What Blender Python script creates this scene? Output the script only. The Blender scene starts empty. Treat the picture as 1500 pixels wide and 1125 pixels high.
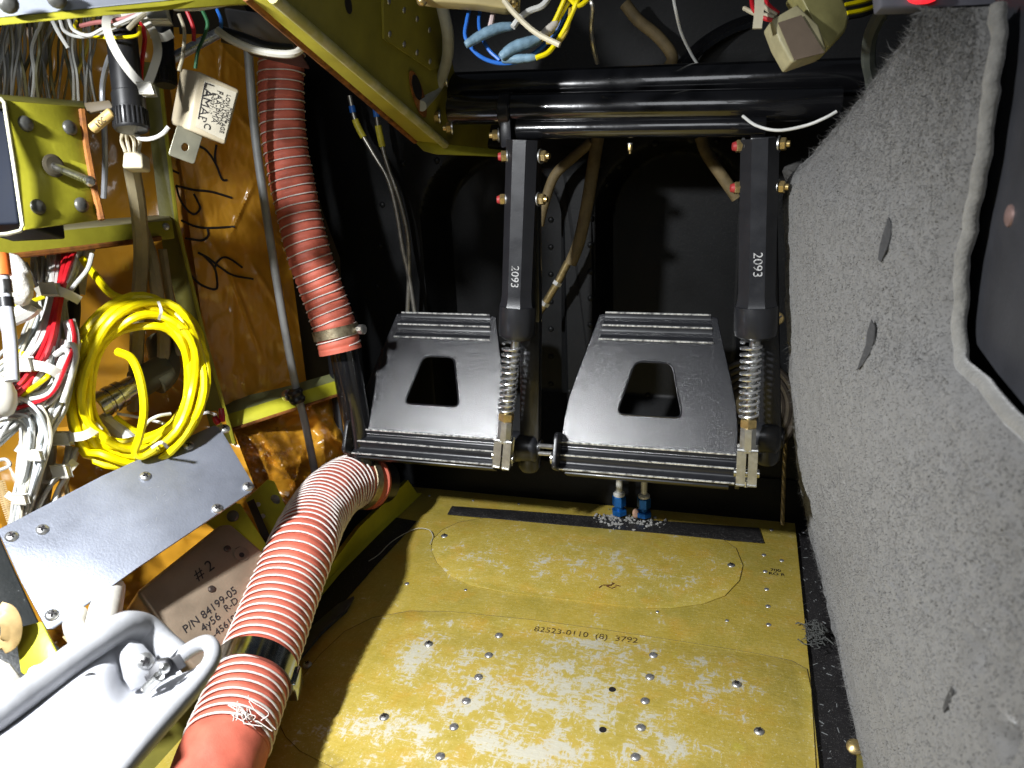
import bpy, bmesh, math, random
import numpy as np
from mathutils import Vector as V, Matrix, noise
random.seed(7); np.random.seed(7)
sc = bpy.context.scene
COL = sc.collection

# ---------------------------------------------------------------- camera
FP, CX, CY = 1140.0, 750.0, 562.5          # focal length and centre in photo pixels
vx = V((-3923, -210, FP)).normalized(); vy = V((353, -411, FP)).normalized()
AX = -vx; AY = (vy - AX * vy.dot(AX)).normalized(); AZ = AX.cross(AY)
RT = V((AX[0], AY[0], AZ[0])); DN = V((AX[1], AY[1], AZ[1])); FW = V((AX[2], AY[2], AZ[2]))
CAM = V((0, 0, .523))
cd = bpy.data.cameras.new('camera'); cam = bpy.data.objects.new('camera', cd); COL.objects.link(cam)
cd.sensor_width = 36; cd.lens = 36 * FP / 1500; cd.clip_start = .01; cd.clip_end = 50
cd.dof.use_dof = True; cd.dof.focus_distance = .84; cd.dof.aperture_fstop = 15
m = Matrix((RT, -DN, -FW)).transposed().to_4x4(); m.translation = CAM
cam.matrix_world = m; sc.camera = cam
# ---------------------------------------------------------------- light: one hand-held work lamp above the left, weak ambience and an added fill
w = bpy.data.worlds.new('World'); sc.world = w; w.use_nodes = True
bg = w.node_tree.nodes['Background']; bg.inputs[0].default_value = (.75, .85, 1, 1); bg.inputs[1].default_value = .03
sc.view_settings.view_transform = 'Standard'; sc.view_settings.look = 'None'; sc.view_settings.exposure = 0; sc.view_settings.gamma = 1
def lamp(name, loc, target, energy, size, spot=None, blend=.5, color=(1, .97, .92)):
    l = bpy.data.lights.new(name, 'SPOT' if spot else 'AREA'); l.energy = energy; l.color = color
    if spot: l.spot_size = math.radians(spot); l.spot_blend = blend; l.shadow_soft_size = size
    else: l.size = size
    o = bpy.data.objects.new(name, l); COL.objects.link(o); o.location = loc
    o.rotation_euler = (V(target) - V(loc)).to_track_quat('-Z', 'Y').to_euler(); return o
lamp('work_lamp', (-.50, .06, .73), (-.15, .60, .0), 66, .020, 97, .9, (.96, .98, 1))
lamp('fill_light', (-.02, -.55, 1.05), (0, .7, .15), 2.7, .5, None, 0, (.93, .96, 1))  # added soft fill from behind the camera, lifts the shadows

# ---------------------------------------------------------------- pixel helpers: a sight line met with a real plane or distance
def ray(x, y):
    return (RT * (x - CX) + DN * (y - CY) + FW * FP) / FP
DOFF = [0.]
def W(x, y, d): return CAM + ray(x, y) * (d + DOFF[0])
def oX(x, y, X): r = ray(x, y); return CAM + r * (X / r.x)
def oY(x, y, Y): r = ray(x, y); return CAM + r * (Y / r.y)
def oZ(x, y, Z=0): r = ray(x, y); return CAM + r * ((Z - CAM.z) / r.z)
def oP(x, y, p, n): r = ray(x, y); return CAM + r * ((p - CAM).dot(n) / r.dot(n))
def Ws(l, d=None): return [W(*(p if len(p) == 3 else (p[0], p[1], d))) for p in l]

# ---------------------------------------------------------------- materials
MATS = {}
def mat(name, col, rough=.5, metal=0., var=.25, scale=40, bump=0., bscale=200, col2=None, thr=(.4, .7), coat=0., sheen=0., trans=0., emit=0., alpha=1., spec=.5, dust=0., ior=1.45):
    if name in MATS: return MATS[name]
    mt = bpy.data.materials.new(name); mt.use_nodes = True; nt = mt.node_tree; N = nt.nodes; L = nt.links
    b = N['Principled BSDF']
    tc = N.new('ShaderNodeTexCoord')
    nz = N.new('ShaderNodeTexNoise'); nz.inputs['Scale'].default_value = scale; nz.inputs['Detail'].default_value = 6; nz.inputs['Roughness'].default_value = .6
    L.new(tc.outputs['Object'], nz.inputs['Vector'])
    rp = N.new('ShaderNodeValToRGB'); e = rp.color_ramp.elements
    c = V(col); d = V(col2) if col2 else c * (1 - var)
    e[0].position = thr[0] - .1 if col2 is None else thr[0]; e[1].position = thr[1]
    e[0].color = (*(c if col2 else d), 1); e[1].color = (*(d if col2 else c * (1 + var * .35)), 1)
    L.new(nz.outputs['Fac'], rp.inputs['Fac'])
    out = rp.outputs['Color']
    if dust:
        n2 = N.new('ShaderNodeTexNoise'); n2.inputs['Scale'].default_value = 900; n2.inputs['Detail'].default_value = 2
        L.new(tc.outputs['Object'], n2.inputs['Vector'])
        r2 = N.new('ShaderNodeValToRGB'); r2.color_ramp.elements[0].position = .62; r2.color_ramp.elements[1].position = .74
        r2.color_ramp.elements[1].color = (dust, dust, dust, 1)
        L.new(n2.outputs['Fac'], r2.inputs['Fac'])
        mx = N.new('ShaderNodeMixRGB'); mx.inputs[2].default_value = (.35, .34, .32, 1)
        L.new(r2.outputs['Color'], mx.inputs[0]); L.new(out, mx.inputs[1]); out = mx.outputs['Color']
    L.new(out, b.inputs['Base Color'])
    b.inputs['Metallic'].default_value = metal; b.inputs['Coat Weight'].default_value = coat; b.inputs['IOR'].default_value = ior
    b.inputs['Specular IOR Level'].default_value = spec
    b.inputs['Sheen Weight'].default_value = sheen; b.inputs['Transmission Weight'].default_value = trans; b.inputs['Alpha'].default_value = alpha
    mr = N.new('ShaderNodeMapRange'); mr.inputs['To Min'].default_value = max(.02, rough - .1); mr.inputs['To Max'].default_value = min(1, rough + .12)
    L.new(nz.outputs['Fac'], mr.inputs['Value']); L.new(mr.outputs['Result'], b.inputs['Roughness'])
    if bump:
        n3 = N.new('ShaderNodeTexNoise'); n3.inputs['Scale'].default_value = bscale; n3.inputs['Detail'].default_value = 4
        L.new(tc.outputs['Object'], n3.inputs['Vector'])
        bp = N.new('ShaderNodeBump'); bp.inputs['Strength'].default_value = min(1, bump); bp.inputs['Distance'].default_value = .4 / bscale
        L.new(n3.outputs['Fac'], bp.inputs['Height']); L.new(bp.outputs['Normal'], b.inputs['Normal'])
    if emit: b.inputs['Emission Color'].default_value = (*col, 1); b.inputs['Emission Strength'].default_value = emit
    MATS[name] = mt; return mt

# ---------------------------------------------------------------- mesh builder
class MB:
    def __init__(s): s.v = []; s.f = []; s.sm = []
    def add(s, vs, fs, smooth=True):
        k = len(s.v); s.v += [V(p) for p in vs]; s.f += [tuple(i + k for i in f) for f in fs]; s.sm += [smooth] * len(fs); return s
    def tube(s, pts, r, n=8, cap=True, flat=1., up=None):
        pts = [V(p) for p in pts]; m = len(pts); rs = r if hasattr(r, '__len__') else [r] * m
        T = [(pts[min(i + 1, m - 1)] - pts[max(i - 1, 0)]).normalized() for i in range(m)]
        a = up if up is not None else (V((0, 0, 1)) if abs(T[0].z) < .9 else V((1, 0, 0)))
        a = (a - T[0] * a.dot(T[0])).normalized(); vs = []; fs = []
        for i in range(m):
            a = (a - T[i] * a.dot(T[i])).normalized(); b = T[i].cross(a)
            for k in range(n):
                th = 2 * math.pi * k / n
                vs.append(pts[i] + a * (math.cos(th) * rs[i] * flat) + b * (math.sin(th) * rs[i]))
        for i in range(m - 1):
            for k in range(n):
                fs.append((i * n + k, i * n + (k + 1) % n, (i + 1) * n + (k + 1) % n, (i + 1) * n + k))
        s.add(vs, fs)
        if cap:
            s.add(vs[:n], [tuple(range(n - 1, -1, -1))], False); s.add(vs[-n:], [tuple(range(n))], False)
        return s
    def lathe(s, p0, ax, prof, n=16, smooth=True, ph=0.):
        """prof: (distance along axis, radius)"""
        p0 = V(p0); ax = V(ax).normalized(); a = ax.orthogonal().normalized(); b = ax.cross(a); vs = []; fs = []
        for (h, r) in prof:
            for k in range(n):
                th = 2 * math.pi * k / n + ph; vs.append(p0 + ax * h + (a * math.cos(th) + b * math.sin(th)) * r)
        for i in range(len(prof) - 1):
            for k in range(n): fs.append((i * n + k, i * n + (k + 1) % n, (i + 1) * n + (k + 1) % n, (i + 1) * n + k))
        s.add(vs, fs, smooth)
        s.add(vs[:n], [tuple(range(n - 1, -1, -1))], False); s.add(vs[-n:], [tuple(range(n))], False)
        return s
    def box(s, c, ax, ay, az, bev=.0):
        """centre and three half-extent vectors; bev = chamfer"""
        c, ax, ay, az = V(c), V(ax), V(ay), V(az)
        bm = bmesh.new(); bmesh.ops.create_cube(bm, size=2)
        for v in bm.verts: v.co = c + ax * v.co.x + ay * v.co.y + az * v.co.z
        if ax.cross(ay).dot(az) < 0: bmesh.ops.reverse_faces(bm, faces=bm.faces[:])
        if bev: bmesh.ops.bevel(bm, geom=bm.edges[:], offset=bev, segments=2, affect='EDGES', profile=.5)
        return s.frombm(bm)
    def frombm(s, bm, smooth=False):
        bm.verts.index_update(); s.add([v.co.copy() for v in bm.verts], [tuple(v.index for v in f.verts) for f in bm.faces], smooth); bm.free(); return s
    def plate(s, pts, th, bev=.0, nrm=None):
        """polygon (roughly planar 3D points) thickened away from the camera by th"""
        pts = [V(p) for p in pts]; c = sum(pts, V()) / len(pts)
        n = V()
        for i in range(len(pts)): n += (pts[i] - c).cross(pts[(i + 1) % len(pts)] - c)
        n.normalize()
        if n.dot(c - CAM) > 0: pts.reverse(); n = -n
        bm = bmesh.new(); vs = [bm.verts.new(p) for p in pts]; vb = [bm.verts.new(p - n * th) for p in pts]; k = len(pts)
        bm.faces.new(vs); bm.faces.new(vb[::-1])
        for i in range(k): bm.faces.new((vs[i], vb[i], vb[(i + 1) % k], vs[(i + 1) % k]))
        if bev: bmesh.ops.bevel(bm, geom=[e for e in bm.edges], offset=bev, segments=2, affect='EDGES', profile=.5)
        return s.frombm(bm)
    def grid(s, P, smooth=True):
        nu, nv = len(P), len(P[0])
        s.add([p for r in P for p in r], [(i * nv + j, i * nv + j + 1, (i + 1) * nv + j + 1, (i + 1) * nv + j) for i in range(nu - 1) for j in range(nv - 1)], smooth); return s
    def ball(s, c, r, n=12, sq=(1, 1, 1)):
        bm = bmesh.new(); bmesh.ops.create_uvsphere(bm, u_segments=n, v_segments=max(6, n // 2), radius=r)
        for v in bm.verts: v.co = V(c) + V((v.co.x * sq[0], v.co.y * sq[1], v.co.z * sq[2]))
        return s.frombm(bm, True)
    def mesh(s, name):
        me = bpy.data.meshes.new(name); me.from_pydata([tuple(p) for p in s.v], [], s.f)
        me.polygons.foreach_set('use_smooth', s.sm); me.update(); return me
def _prism(s, pts, vec, bev=0.):
    pts = [V(p) for p in pts]; vec = V(vec); bm = bmesh.new(); a = [bm.verts.new(p) for p in pts]; b = [bm.verts.new(p + vec) for p in pts]; k = len(pts)
    bm.faces.new(a); bm.faces.new(b[::-1])
    for i in range(k): bm.faces.new((a[i], b[i], b[(i + 1) % k], a[(i + 1) % k]))
    bmesh.ops.recalc_face_normals(bm, faces=bm.faces[:])
    if bev: bmesh.ops.bevel(bm, geom=bm.edges[:], offset=bev, segments=3, affect='EDGES', profile=.5)
    return s.frombm(bm)
MB.prism = _prism
ORG = {}
def cr(P, n=8):
    """Catmull-Rom through points (tuples with d are taken as pixels first)"""
    P = [V(p) for p in P]; Q = [P[0] * 2 - P[1]] + P + [P[-1] * 2 - P[-2]]; out = []
    for i in range(1, len(Q) - 2):
        for k in range(n):
            t = k / n; a, b, c, d = Q[i - 1], Q[i], Q[i + 1], Q[i + 2]
            out.append(.5 * (2 * b + (c - a) * t + (2 * a - 5 * b + 4 * c - d) * t * t + (3 * b - a - 3 * c + d) * t ** 3))
    return out + [P[-1]]
def tag(o, label=None, cat=None, group=None, kind=None):
    if label: o['label'] = label
    if cat: o['category'] = cat
    if group: o['group'] = group
    if kind: o['kind'] = kind
    return o
def thing(name, loc, label, cat, group=None):
    o = bpy.data.objects.new(name, None); COL.objects.link(o); o.location = loc; o.empty_display_size = .02
    ORG[o.name] = V(loc); return tag(o, label, cat, group)
def obj(name, mb, mt, parent=None, label=None, cat=None, group=None, kind=None, sharp=40):
    me = mb.mesh(name) if isinstance(mb, MB) else mb
    if parent is not None: org = ORG[parent.name]
    else:
        z = [v.co for v in me.vertices]; org = sum(z, V()) / len(z); org.z = min(p.z for p in z)
    me.transform(Matrix.Translation(-org))
    o = bpy.data.objects.new(name, me); COL.objects.link(o)
    if mt: me.materials.append(mt)
    if parent is not None: o.parent = parent
    else: o.location = org
    ORG[o.name] = org
    if sharp: me.set_sharp_from_angle(angle=math.radians(sharp))
    return tag(o, label, cat, group, kind)
def inst(name, me, parent, M, label=None):
    o = bpy.data.objects.new(name, me); COL.objects.link(o); o.parent = parent
    o.matrix_local = Matrix.Translation(-ORG[parent.name]) @ M; ORG[o.name] = ORG[parent.name]; 
    if label: o['label'] = label
    return o
def frame(p, z, x=None):
    """matrix with local z along z, x roughly along x, at p"""
    z = V(z).normalized(); x = V(x) if x is not None else z.orthogonal(); x = (x - z * x.dot(z)).normalized(); y = z.cross(x)
    M = Matrix((x, y, z)).transposed().to_4x4(); M.translation = V(p); return M
def curve_mesh(cu, name):
    o = bpy.data.objects.new('tmp', cu); COL.objects.link(o); dg = bpy.context.evaluated_depsgraph_get()
    me = bpy.data.meshes.new_from_object(o.evaluated_get(dg)); me.name = name
    bpy.data.objects.remove(o); bpy.data.curves.remove(cu); me.materials.clear(); return me
def flat(loops, th, bev=0., name='plate'):
    cu = bpy.data.curves.new(name, 'CURVE'); cu.dimensions = '2D'; cu.fill_mode = 'BOTH'; cu.extrude = th / 2 - bev; cu.bevel_depth = bev; cu.bevel_resolution = 2; cu.offset = -bev
    for lp in loops:
        sp = cu.splines.new('POLY'); sp.points.add(len(lp) - 1); sp.use_cyclic_u = True
        for i, p in enumerate(lp): sp.points[i].co = (p[0], p[1], 0, 1)
    return curve_mesh(cu, name)
def text(s, M, size, name='lettering', shear=0., th=.0002, sp=1., sx=1., ls=1.):
    cu = bpy.data.curves.new(name, 'FONT'); cu.body = s; cu.size = size; cu.extrude = th; cu.shear = shear; cu.space_character = sp; cu.space_line = ls
    cu.align_x = 'CENTER'; cu.align_y = 'CENTER'; cu.resolution_u = 3
    me = curve_mesh(cu, name); me.transform(M @ Matrix.Diagonal((sx, 1, 1, 1))); return me
def rnd_poly(pts, r, k=4):
    """round the corners of a 2D polygon"""
    out = []; n = len(pts)
    for i in range(n):
        p = V(pts[i]).to_2d(); a = V(pts[i - 1]).to_2d(); b = V(pts[(i + 1) % n]).to_2d()
        da = (a - p); db = (b - p); rr = min(r, da.length * .45, db.length * .45); A = p + da.normalized() * rr; B = p + db.normalized() * rr
        for j in range(k + 1): t = j / k; out.append(tuple(A * (1 - t) ** 2 + p * 2 * t * (1 - t) + B * t * t))
    return out
def V2(p): return V((p[0], p[1], 0))
# ================================================================ materials used all over
def nodes(mt): return mt.node_tree, mt.node_tree.nodes, mt.node_tree.links
GREEN = mat('chromate_primer', (.36, .335, .03), .45, 0, .3, 18, .15, 300, spec=.4)
GREEN_RUST = mat('rusty_primer_edge', (.30, .11, .02), .7, 0, .5, 90, .5, 500, col2=(.10, .035, .01))
OLIVE = mat('olive_primer', (.16, .145, .02), .5, 0, .3, 22, .15, 300)
BLACK = mat('black_enamel', (.014, .0145, .017), .32, 0, .2, 60, .12, 700, coat=.15)
PEDAL = mat('crinkle_black_paint', (.010, .0105, .013), .21, 0, .2, 900, .7, 900, spec=.95)
CHIP = mat('chipped_black_paint', (.018, .018, .02), .34, 0, .2, 420, .2, 900, col2=(.45, .46, .45), thr=(.64, .70))
CHIP.node_tree.nodes['Color Ramp'].color_ramp.elements[0].color = (.015, .015, .017, 1); CHIP.node_tree.nodes['Color Ramp'].color_ramp.elements[1].color = (.5, .5, .48, 1)
GLOSS = mat('gloss_black_tube', (.006, .006, .007), .20, 0, .1, 30, .05, 60, coat=.7, spec=.8)
FIREW = mat('firewall_black', (.0038, .0042, .0048), .5, 0, .35, 14, .10, 260, spec=.24, dust=.05)
STEEL = mat('bright_steel', (.62, .62, .60), .28, 1, .2, 150, .1, 900)
ZINCP = mat('zinc_plated_steel', (.55, .55, .54), .36, .9, .25, 200, .2, 800)
GOLD = mat('cadmium_gold', (.62, .46, .20), .32, .85, .3, 200)
REDP = mat('red_torque_paint', (.35, .03, .03), .5)
ALU = mat('brushed_aluminium', (.60, .63, .70), .42, .75, .3, 30, .25, 500)
RIVET = mat('rivet_aluminium', (.62, .62, .64), .3, .85, .3, 300)
WHITE = mat('white_insulation', (.58, .58, .55), .45, 0, .15, 120)
NYLON = mat('nylon_tie', (.72, .70, .62), .4, 0, .1, 60, trans=.15)
CREAM = mat('cream_sleeve', (.50, .45, .32), .55, 0, .2, 60)
GREYW = mat('grey_tube', (.25, .26, .27), .4, .3, .3, 60)
YELLOW = mat('yellow_jacket', (.80, .66, .0), .38, 0, .14, 50, .05, 100)
REDW = mat('red_wire', (.55, .012, .02), .4)
BLUEW = mat('blue_wire', (.02, .13, .50), .4)
GREENW = mat('green_wire', (.03, .16, .06), .4)
BLACKP = mat('black_plastic', (.012, .012, .013), .38, 0, .2, 60)
HOSE = mat('red_silicone_fabric', (.58, .14, .09), .55, 0, .3, 45, .5, 900, spec=.4)
CORD = mat('white_cord', (.72, .66, .62), .6, 0, .2, 200)
INK = mat('black_ink', (.012, .010, .012), .6)
BROWN = mat('brown_braid', (.15, .11, .05), .7, 0, .4, 90, .6, 1500)
VELCRO = mat('black_tape', (.012, .011, .010), .75, 0, .4, 120, .9, 1800, dust=.4)
BLUEAN = mat('blue_anodised', (.01, .11, .36), .3, .55, .3, 200)

# floor paint: golden chromate with bare-metal scuffs
FLOOR = bpy.data.materials.new('worn_floor_primer'); FLOOR.use_nodes = True
def floor_mat():
    nt, N, L = nodes(FLOOR); b = N['Principled BSDF']
    g = N.new('ShaderNodeNewGeometry'); pos = g.outputs['Position']
    def noise_(scale, detail=5, rough=.6, sc=None, dist=0):
        n = N.new('ShaderNodeTexNoise'); n.inputs['Scale'].default_value = scale; n.inputs['Detail'].default_value = detail; n.inputs['Roughness'].default_value = rough; n.inputs['Distortion'].default_value = dist
        if sc:
            mp = N.new('ShaderNodeMapping'); mp.inputs['Scale'].default_value = sc; mp.inputs['Rotation'].default_value = (0, 0, .12); L.new(pos, mp.inputs['Vector']); L.new(mp.outputs[0], n.inputs['Vector'])
        else: L.new(pos, n.inputs['Vector'])
        return n.outputs['Fac']
    def ramp(f, a, b_, ca=(0, 0, 0, 1), cb=(1, 1, 1, 1)):
        r = N.new('ShaderNodeValToRGB'); e = r.color_ramp.elements; e[0].position = a; e[1].position = b_; e[0].color = ca; e[1].color = cb; L.new(f, r.inputs['Fac']); return r.outputs['Color']
    def mix(f, a, c, t='MIX'):
        m = N.new('ShaderNodeMixRGB'); m.blend_type = t
        for i, q in enumerate((f, a, c)):
            if hasattr(q, 'links'): L.new(q, m.inputs[i])
            else: m.inputs[i].default_value = q if i == 0 else (*q, 1)
        return m.outputs[0]
    def math_(op, a, c):
        m = N.new('ShaderNodeMath'); m.operation = op
        for i, q in enumerate((a, c)):
            if hasattr(q, 'links'): L.new(q, m.inputs[i])
            else: m.inputs[i].default_value = q
        return m.outputs[0]
    def blob(x, y, rx, ry):
        """soft elliptical worn area on the panel"""
        mp = N.new('ShaderNodeMapping'); mp.vector_type = 'POINT'; mp.inputs['Location'].default_value = (-x / rx, -y / ry, 0); mp.inputs['Scale'].default_value = (1 / rx, 1 / ry, 0); L.new(pos, mp.inputs['Vector'])
        v = N.new('ShaderNodeVectorMath'); v.operation = 'LENGTH'; L.new(mp.outputs[0], v.inputs[0])
        mr = N.new('ShaderNodeMapRange'); mr.inputs['From Min'].default_value = 0; mr.inputs['From Max'].default_value = 1; mr.inputs['To Min'].default_value = 1; mr.inputs['To Max'].default_value = 0; L.new(v.outputs['Value'], mr.inputs['Value']); return mr.outputs[0]
    big = ramp(noise_(9, 4), .35, .65)
    base = mix(big, (.43, .31, .042), (.34, .27, .045))
    base = mix(ramp(noise_(26, 6), .52, .72), base, (.45, .28, .035))
    base = mix(ramp(noise_(14, 3), .66, .8), base, (.45, .40, .03))
    # worn areas
    P = [oZ(*p) for p in ((830, 1010), (620, 960), (780, 1100), (560, 1070), (880, 975), (960, 1090), (880, 830), (700, 820), (700, 1020), (1030, 1000))]
    R = [(.13, .13), (.06, .075), (.13, .10), (.11, .055), (.11, .08), (.09, .07), (.20, .07), (.08, .06), (.12, .12), (.09, .08)]
    A = [1, 1., 1., .95, .9, .8, .62, .65, .9, .6]
    msk = None
    for p, r, a in zip(P, R, A):
        q = math_('MULTIPLY', blob(p.x, p.y, *r), a); msk = q if msk is None else math_('MAXIMUM', msk, q)
    n1 = noise_(34, 9, .72); n2 = noise_(330, 3, .6, (1, .4, 1)); n3 = noise_(330, 3, .6, (.35, 1, 1))
    s = math_('ADD', math_('MULTIPLY', n1, .95), math_('MULTIPLY', math_('MAXIMUM', n2, n3), .80))
    s = math_('ADD', s, math_('MULTIPLY', msk, .25))
    s = math_('MULTIPLY', s, .6); scuff = ramp(s, .635, .700)
    soft = ramp(s, .50, .70)
    col = mix(math_('MULTIPLY', soft, .5), base, (.56, .44, .13))
    col = mix(math_('MULTIPLY', scuff, .74), col, (.66, .66, .60))
    # fine pale scratches and dark grime
    sp = ramp(noise_(480, 3, .7), .60, .70); col = mix(math_('MULTIPLY', sp, .55), col, (.72, .66, .42))
    col = mix(math_('MULTIPLY', ramp(noise_(60, 8, .7), .6, .85), .5), col, (.20, .15, .03))
    L.new(col, b.inputs['Base Color'])
    rr = N.new('ShaderNodeMapRange'); rr.inputs['To Min'].default_value = .38; rr.inputs['To Max'].default_value = .62; L.new(n1, rr.inputs['Value']); L.new(rr.outputs[0], b.inputs['Roughness'])
    L.new(math_('MULTIPLY', scuff, .25), b.inputs['Metallic'])
    bp = N.new('ShaderNodeBump'); bp.inputs['Strength'].default_value = .35; bp.inputs['Distance'].default_value = .0012; L.new(math_('ADD', math_('MULTIPLY', n2, .5), n3), bp.inputs['Height']); L.new(bp.outputs[0], b.inputs['Normal'])
floor_mat()

# ================================================================ small shared meshes
def dome(r, h, n=12): return MB().lathe((0, 0, -.0008), (0, 0, 1), [(0, r), (.0008, r), (.0008 + h * .6, r * .82), (.0008 + h * .93, r * .42), (.0008 + h, .0001)], n)
def with_mat(me, mt): me.materials.append(mt); me.set_sharp_from_angle(angle=math.radians(50)); return me
RV = with_mat(dome(.0047, .0022).mesh('rivet'), RIVET)
RVS = with_mat(dome(.0030, .0010).mesh('rivet'), RIVET)
RVB = with_mat(dome(.0042, .0022, 10).mesh('rivet'), FIREW)
def screw_mesh(r, mt, name='screw'):
    b = MB().lathe((0, 0, -.0008), (0, 0, 1), [(0, r), (.0012, r), (.0022, r * .9), (.0031, r * .62), (.0035, r * .3), (.0036, .0001)], 14)
    c = MB(); 
    me = b.mesh(name); me.materials.append(mt); me.set_sharp_from_angle(angle=math.radians(50)); return me
def recess_mesh(r):
    """cross recess of a screw head, dark, 0.2 mm proud of the dome"""
    b = MB(); z = .00335
    for a in (0, 1):
        x = V((1, 0, 0)) if a == 0 else V((0, 1, 0)); y = V((0, 1, 0)) if a == 0 else V((1, 0, 0))
        b.box(V((0, 0, z + a * .00007)), x * r * .5, y * r * .11, V((0, 0, .0003)))
    return with_mat(b.mesh('cross_slot'), INK)
SCR = screw_mesh(.0052, ZINCP); SCRG = screw_mesh(.0056, GOLD); XS = recess_mesh(.0052)
def screw(parent, M, me=None, rot=0.):
    M = M @ Matrix.Rotation(rot, 4, 'Z'); o = inst('screw', me or SCR, parent, M)
    return o
def screw3(parent, M, me=None, rot=0., slot=True):
    """screw as a part, its cross slot a sub-part (only on a top-level thing)"""
    o = screw(parent, M, me, rot)
    if slot:
        x = bpy.data.objects.new('cross_slot', XS); COL.objects.link(x); x.parent = o; ORG[x.name] = ORG[parent.name]
    return o

# ================================================================ the setting
def fz(pts, z): return [oZ(x, y, z) for x, y in pts]
FX0, FX1, FY0, FY1 = -.47, .081, .05, .968
b = MB(); nx, ny = 2, 2
b.plate([(FX0, FY0, 0), (FX1, FY0, 0), (FX1, FY1, 0), (FX0, FY1, 0)], .0016, .0004)
floor = obj('floor', b, FLOOR, kind='structure')
def up(p, z=None): 
    M = Matrix.Translation(V((p.x, p.y, p.z if z is None else z))); return M
c1 = [(632, 806), (634, 790), (648, 776), (672, 765), (720, 757), (1000, 778), (1056, 788), (1078, 803), (1088, 828), (1083, 850), (1062, 872), (1030, 884), (985, 890), (930, 889), (830, 878), (740, 867), (690, 857), (655, 840), (640, 824)]
cov1 = obj('access_cover', MB().plate(fz(c1, .0014), .0012, .0003), FLOOR, floor)
c2 = [(410, 1062), (418, 1030), (440, 995), (470, 958), (505, 925), (545, 905), (600, 895), (660, 896), (780, 908), (880, 922), (1000, 940), (1100, 956), (1160, 968), (1182, 980), (1188, 1010), (1196, 1140), (1198, 1240), (560, 1240), (500, 1130), (440, 1100), (418, 1078)]
cov2 = obj('access_cover', MB().plate(fz(c2, .0014), .0012, .0003), FLOOR, floor)
SEAM = mat('seam_line', (.09, .065, .015), .7)
for cc in (c1, c2):
    q = fz(cc + cc[:1], .0003 + .0005); obj('cover_seam', MB().tube(q, .00055, 5, False), SEAM, floor)
for x, y in ((731, 931), (716, 960), (701, 992), (683, 1027), (665, 1065), (645, 1108), (957, 960), (952, 992), (945, 1027), (939, 1066), (931, 1109)):
    inst('rivet', RV, floor, up(oZ(x, y, .0014)))
for x, y, z in ((596, 855, 0), (682, 864, 0), (963, 896, 0), (1065, 909, 0), (629, 726, 0), (693, 733, 0), (603, 736, 0), (1119, 813, 0), (1145, 821, 0), (1121, 837, 0), (1123, 863, 0), (1125, 888, 0), (1126, 915, 0), (1177, 779, 0), (760, 738, 0), (1130, 776, 0)):
    inst('rivet', RVS, floor, up(oZ(x, y, z)) @ Matrix.Scale(1 if x > 1100 or y > 840 and x < 600 else .75, 4))
for i, (x, y) in enumerate(((628, 944), (563, 1051), (450, 974), (1079, 1003), (1112, 1072))):
    screw(floor, up(oZ(x, y, .0010)) @ Matrix.Scale(.95, 4), None, i * .7)
    inst('cross_slot', XS, floor, up(oZ(x, y, .0010)) @ Matrix.Rotation(i * .7, 4, 'Z') @ Matrix.Scale(.95, 4))
for x, y in ((651, 786), (1071, 829)):
    screw(floor, up(oZ(x, y, .0002)), None, .4); inst('cross_slot', XS, floor, up(oZ(x, y, .0002)) @ Matrix.Rotation(.4, 4, 'Z'))
hole = with_mat(MB().lathe((0, 0, 0), (0, 0, 1), [(0, .0034), (.0003, .0034)], 14).mesh('drilled_hole'), INK)
for x, y in ((897, 1010), (883, 1069)): inst('drilled_hole', hole, floor, up(oZ(x, y, .0014)))
# stamped ink on the rear cover
p0, p1 = oZ(781, 921, .0017), oZ(936, 939, .0017)
obj('stamped_number', text('82523-0110  (8)  3792', frame((p0 + p1) / 2, (0, 0, 1), p1 - p0), .0122, sx=1.0, th=.0001), mat('worn_stamp_ink', (.05, .03, .01), .7, 0, .3, 300, col2=(.30, .22, .05), thr=(.5, .62)), floor)
sm = MB(); q = oZ(890, 858, .0017)
for k in range(9):
    a = random.uniform(0, 6.28); p = q + V((random.gauss(0, .006), random.gauss(0, .005), k * .00002)); sm.box(p, V((math.cos(a), math.sin(a), 0)) * random.uniform(.002, .006), V((-math.sin(a), math.cos(a), 0)) * .0007, V((0, 0, .0001)))
obj('ink_smudge', sm, mat('faded_ink', (.12, .05, .015), .7), floor)
p0 = oZ(1136, 838, .0006)
obj('stamped_number', text('700\n RO R', frame(p0, (0, 0, 1), (1, 0, 0)), .008, th=.0001), INK, floor)

# raised flange along the floor's outer edge
fl = [(594, 703), (609, 721), (582, 748), (545, 785), (483, 848), (430, 905), (360, 990), (350, 960), (470, 840), (520, 772)]
tp = [(592, 703), (520, 772), (470, 838), (410, 900), (330, 985)]; bt = [(611, 722), (548, 782), (492, 838), (440, 900), (380, 985)]
G = [[oZ(*t, .030) for t in tp], [oZ(*t, .034) + V((.006, 0, 0)) for t in tp], [oZ(*q, .006) for q in bt], [oZ(*q, .0008) + V((.008, 0, 0)) for q in bt]]
obj('edge_flange', MB().grid(G), mat('bright_primer', (.52, .50, .03), .4, 0, .2, 20, .1, 200), floor)

# black channel between the floor panel and the carpeted wall
b = MB().box((.13, .48, -.012), (.049, 0, 0), (0, .49, 0), (0, 0, .006))
chan = obj('floor_channel', b, mat('dirty_black_paint', (.011, .010, .011), .55, 0, .4, 60, .4, 300, dust=.35), kind='structure')
b = MB().box((-.75, .45, -.05), (.27, 0, 0), (0, .6, 0), (0, 0, .01)); obj('bilge_floor', b, mat('dark_bilge', (.03, .026, .012), .7, 0, .5, 30), kind='structure')

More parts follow.
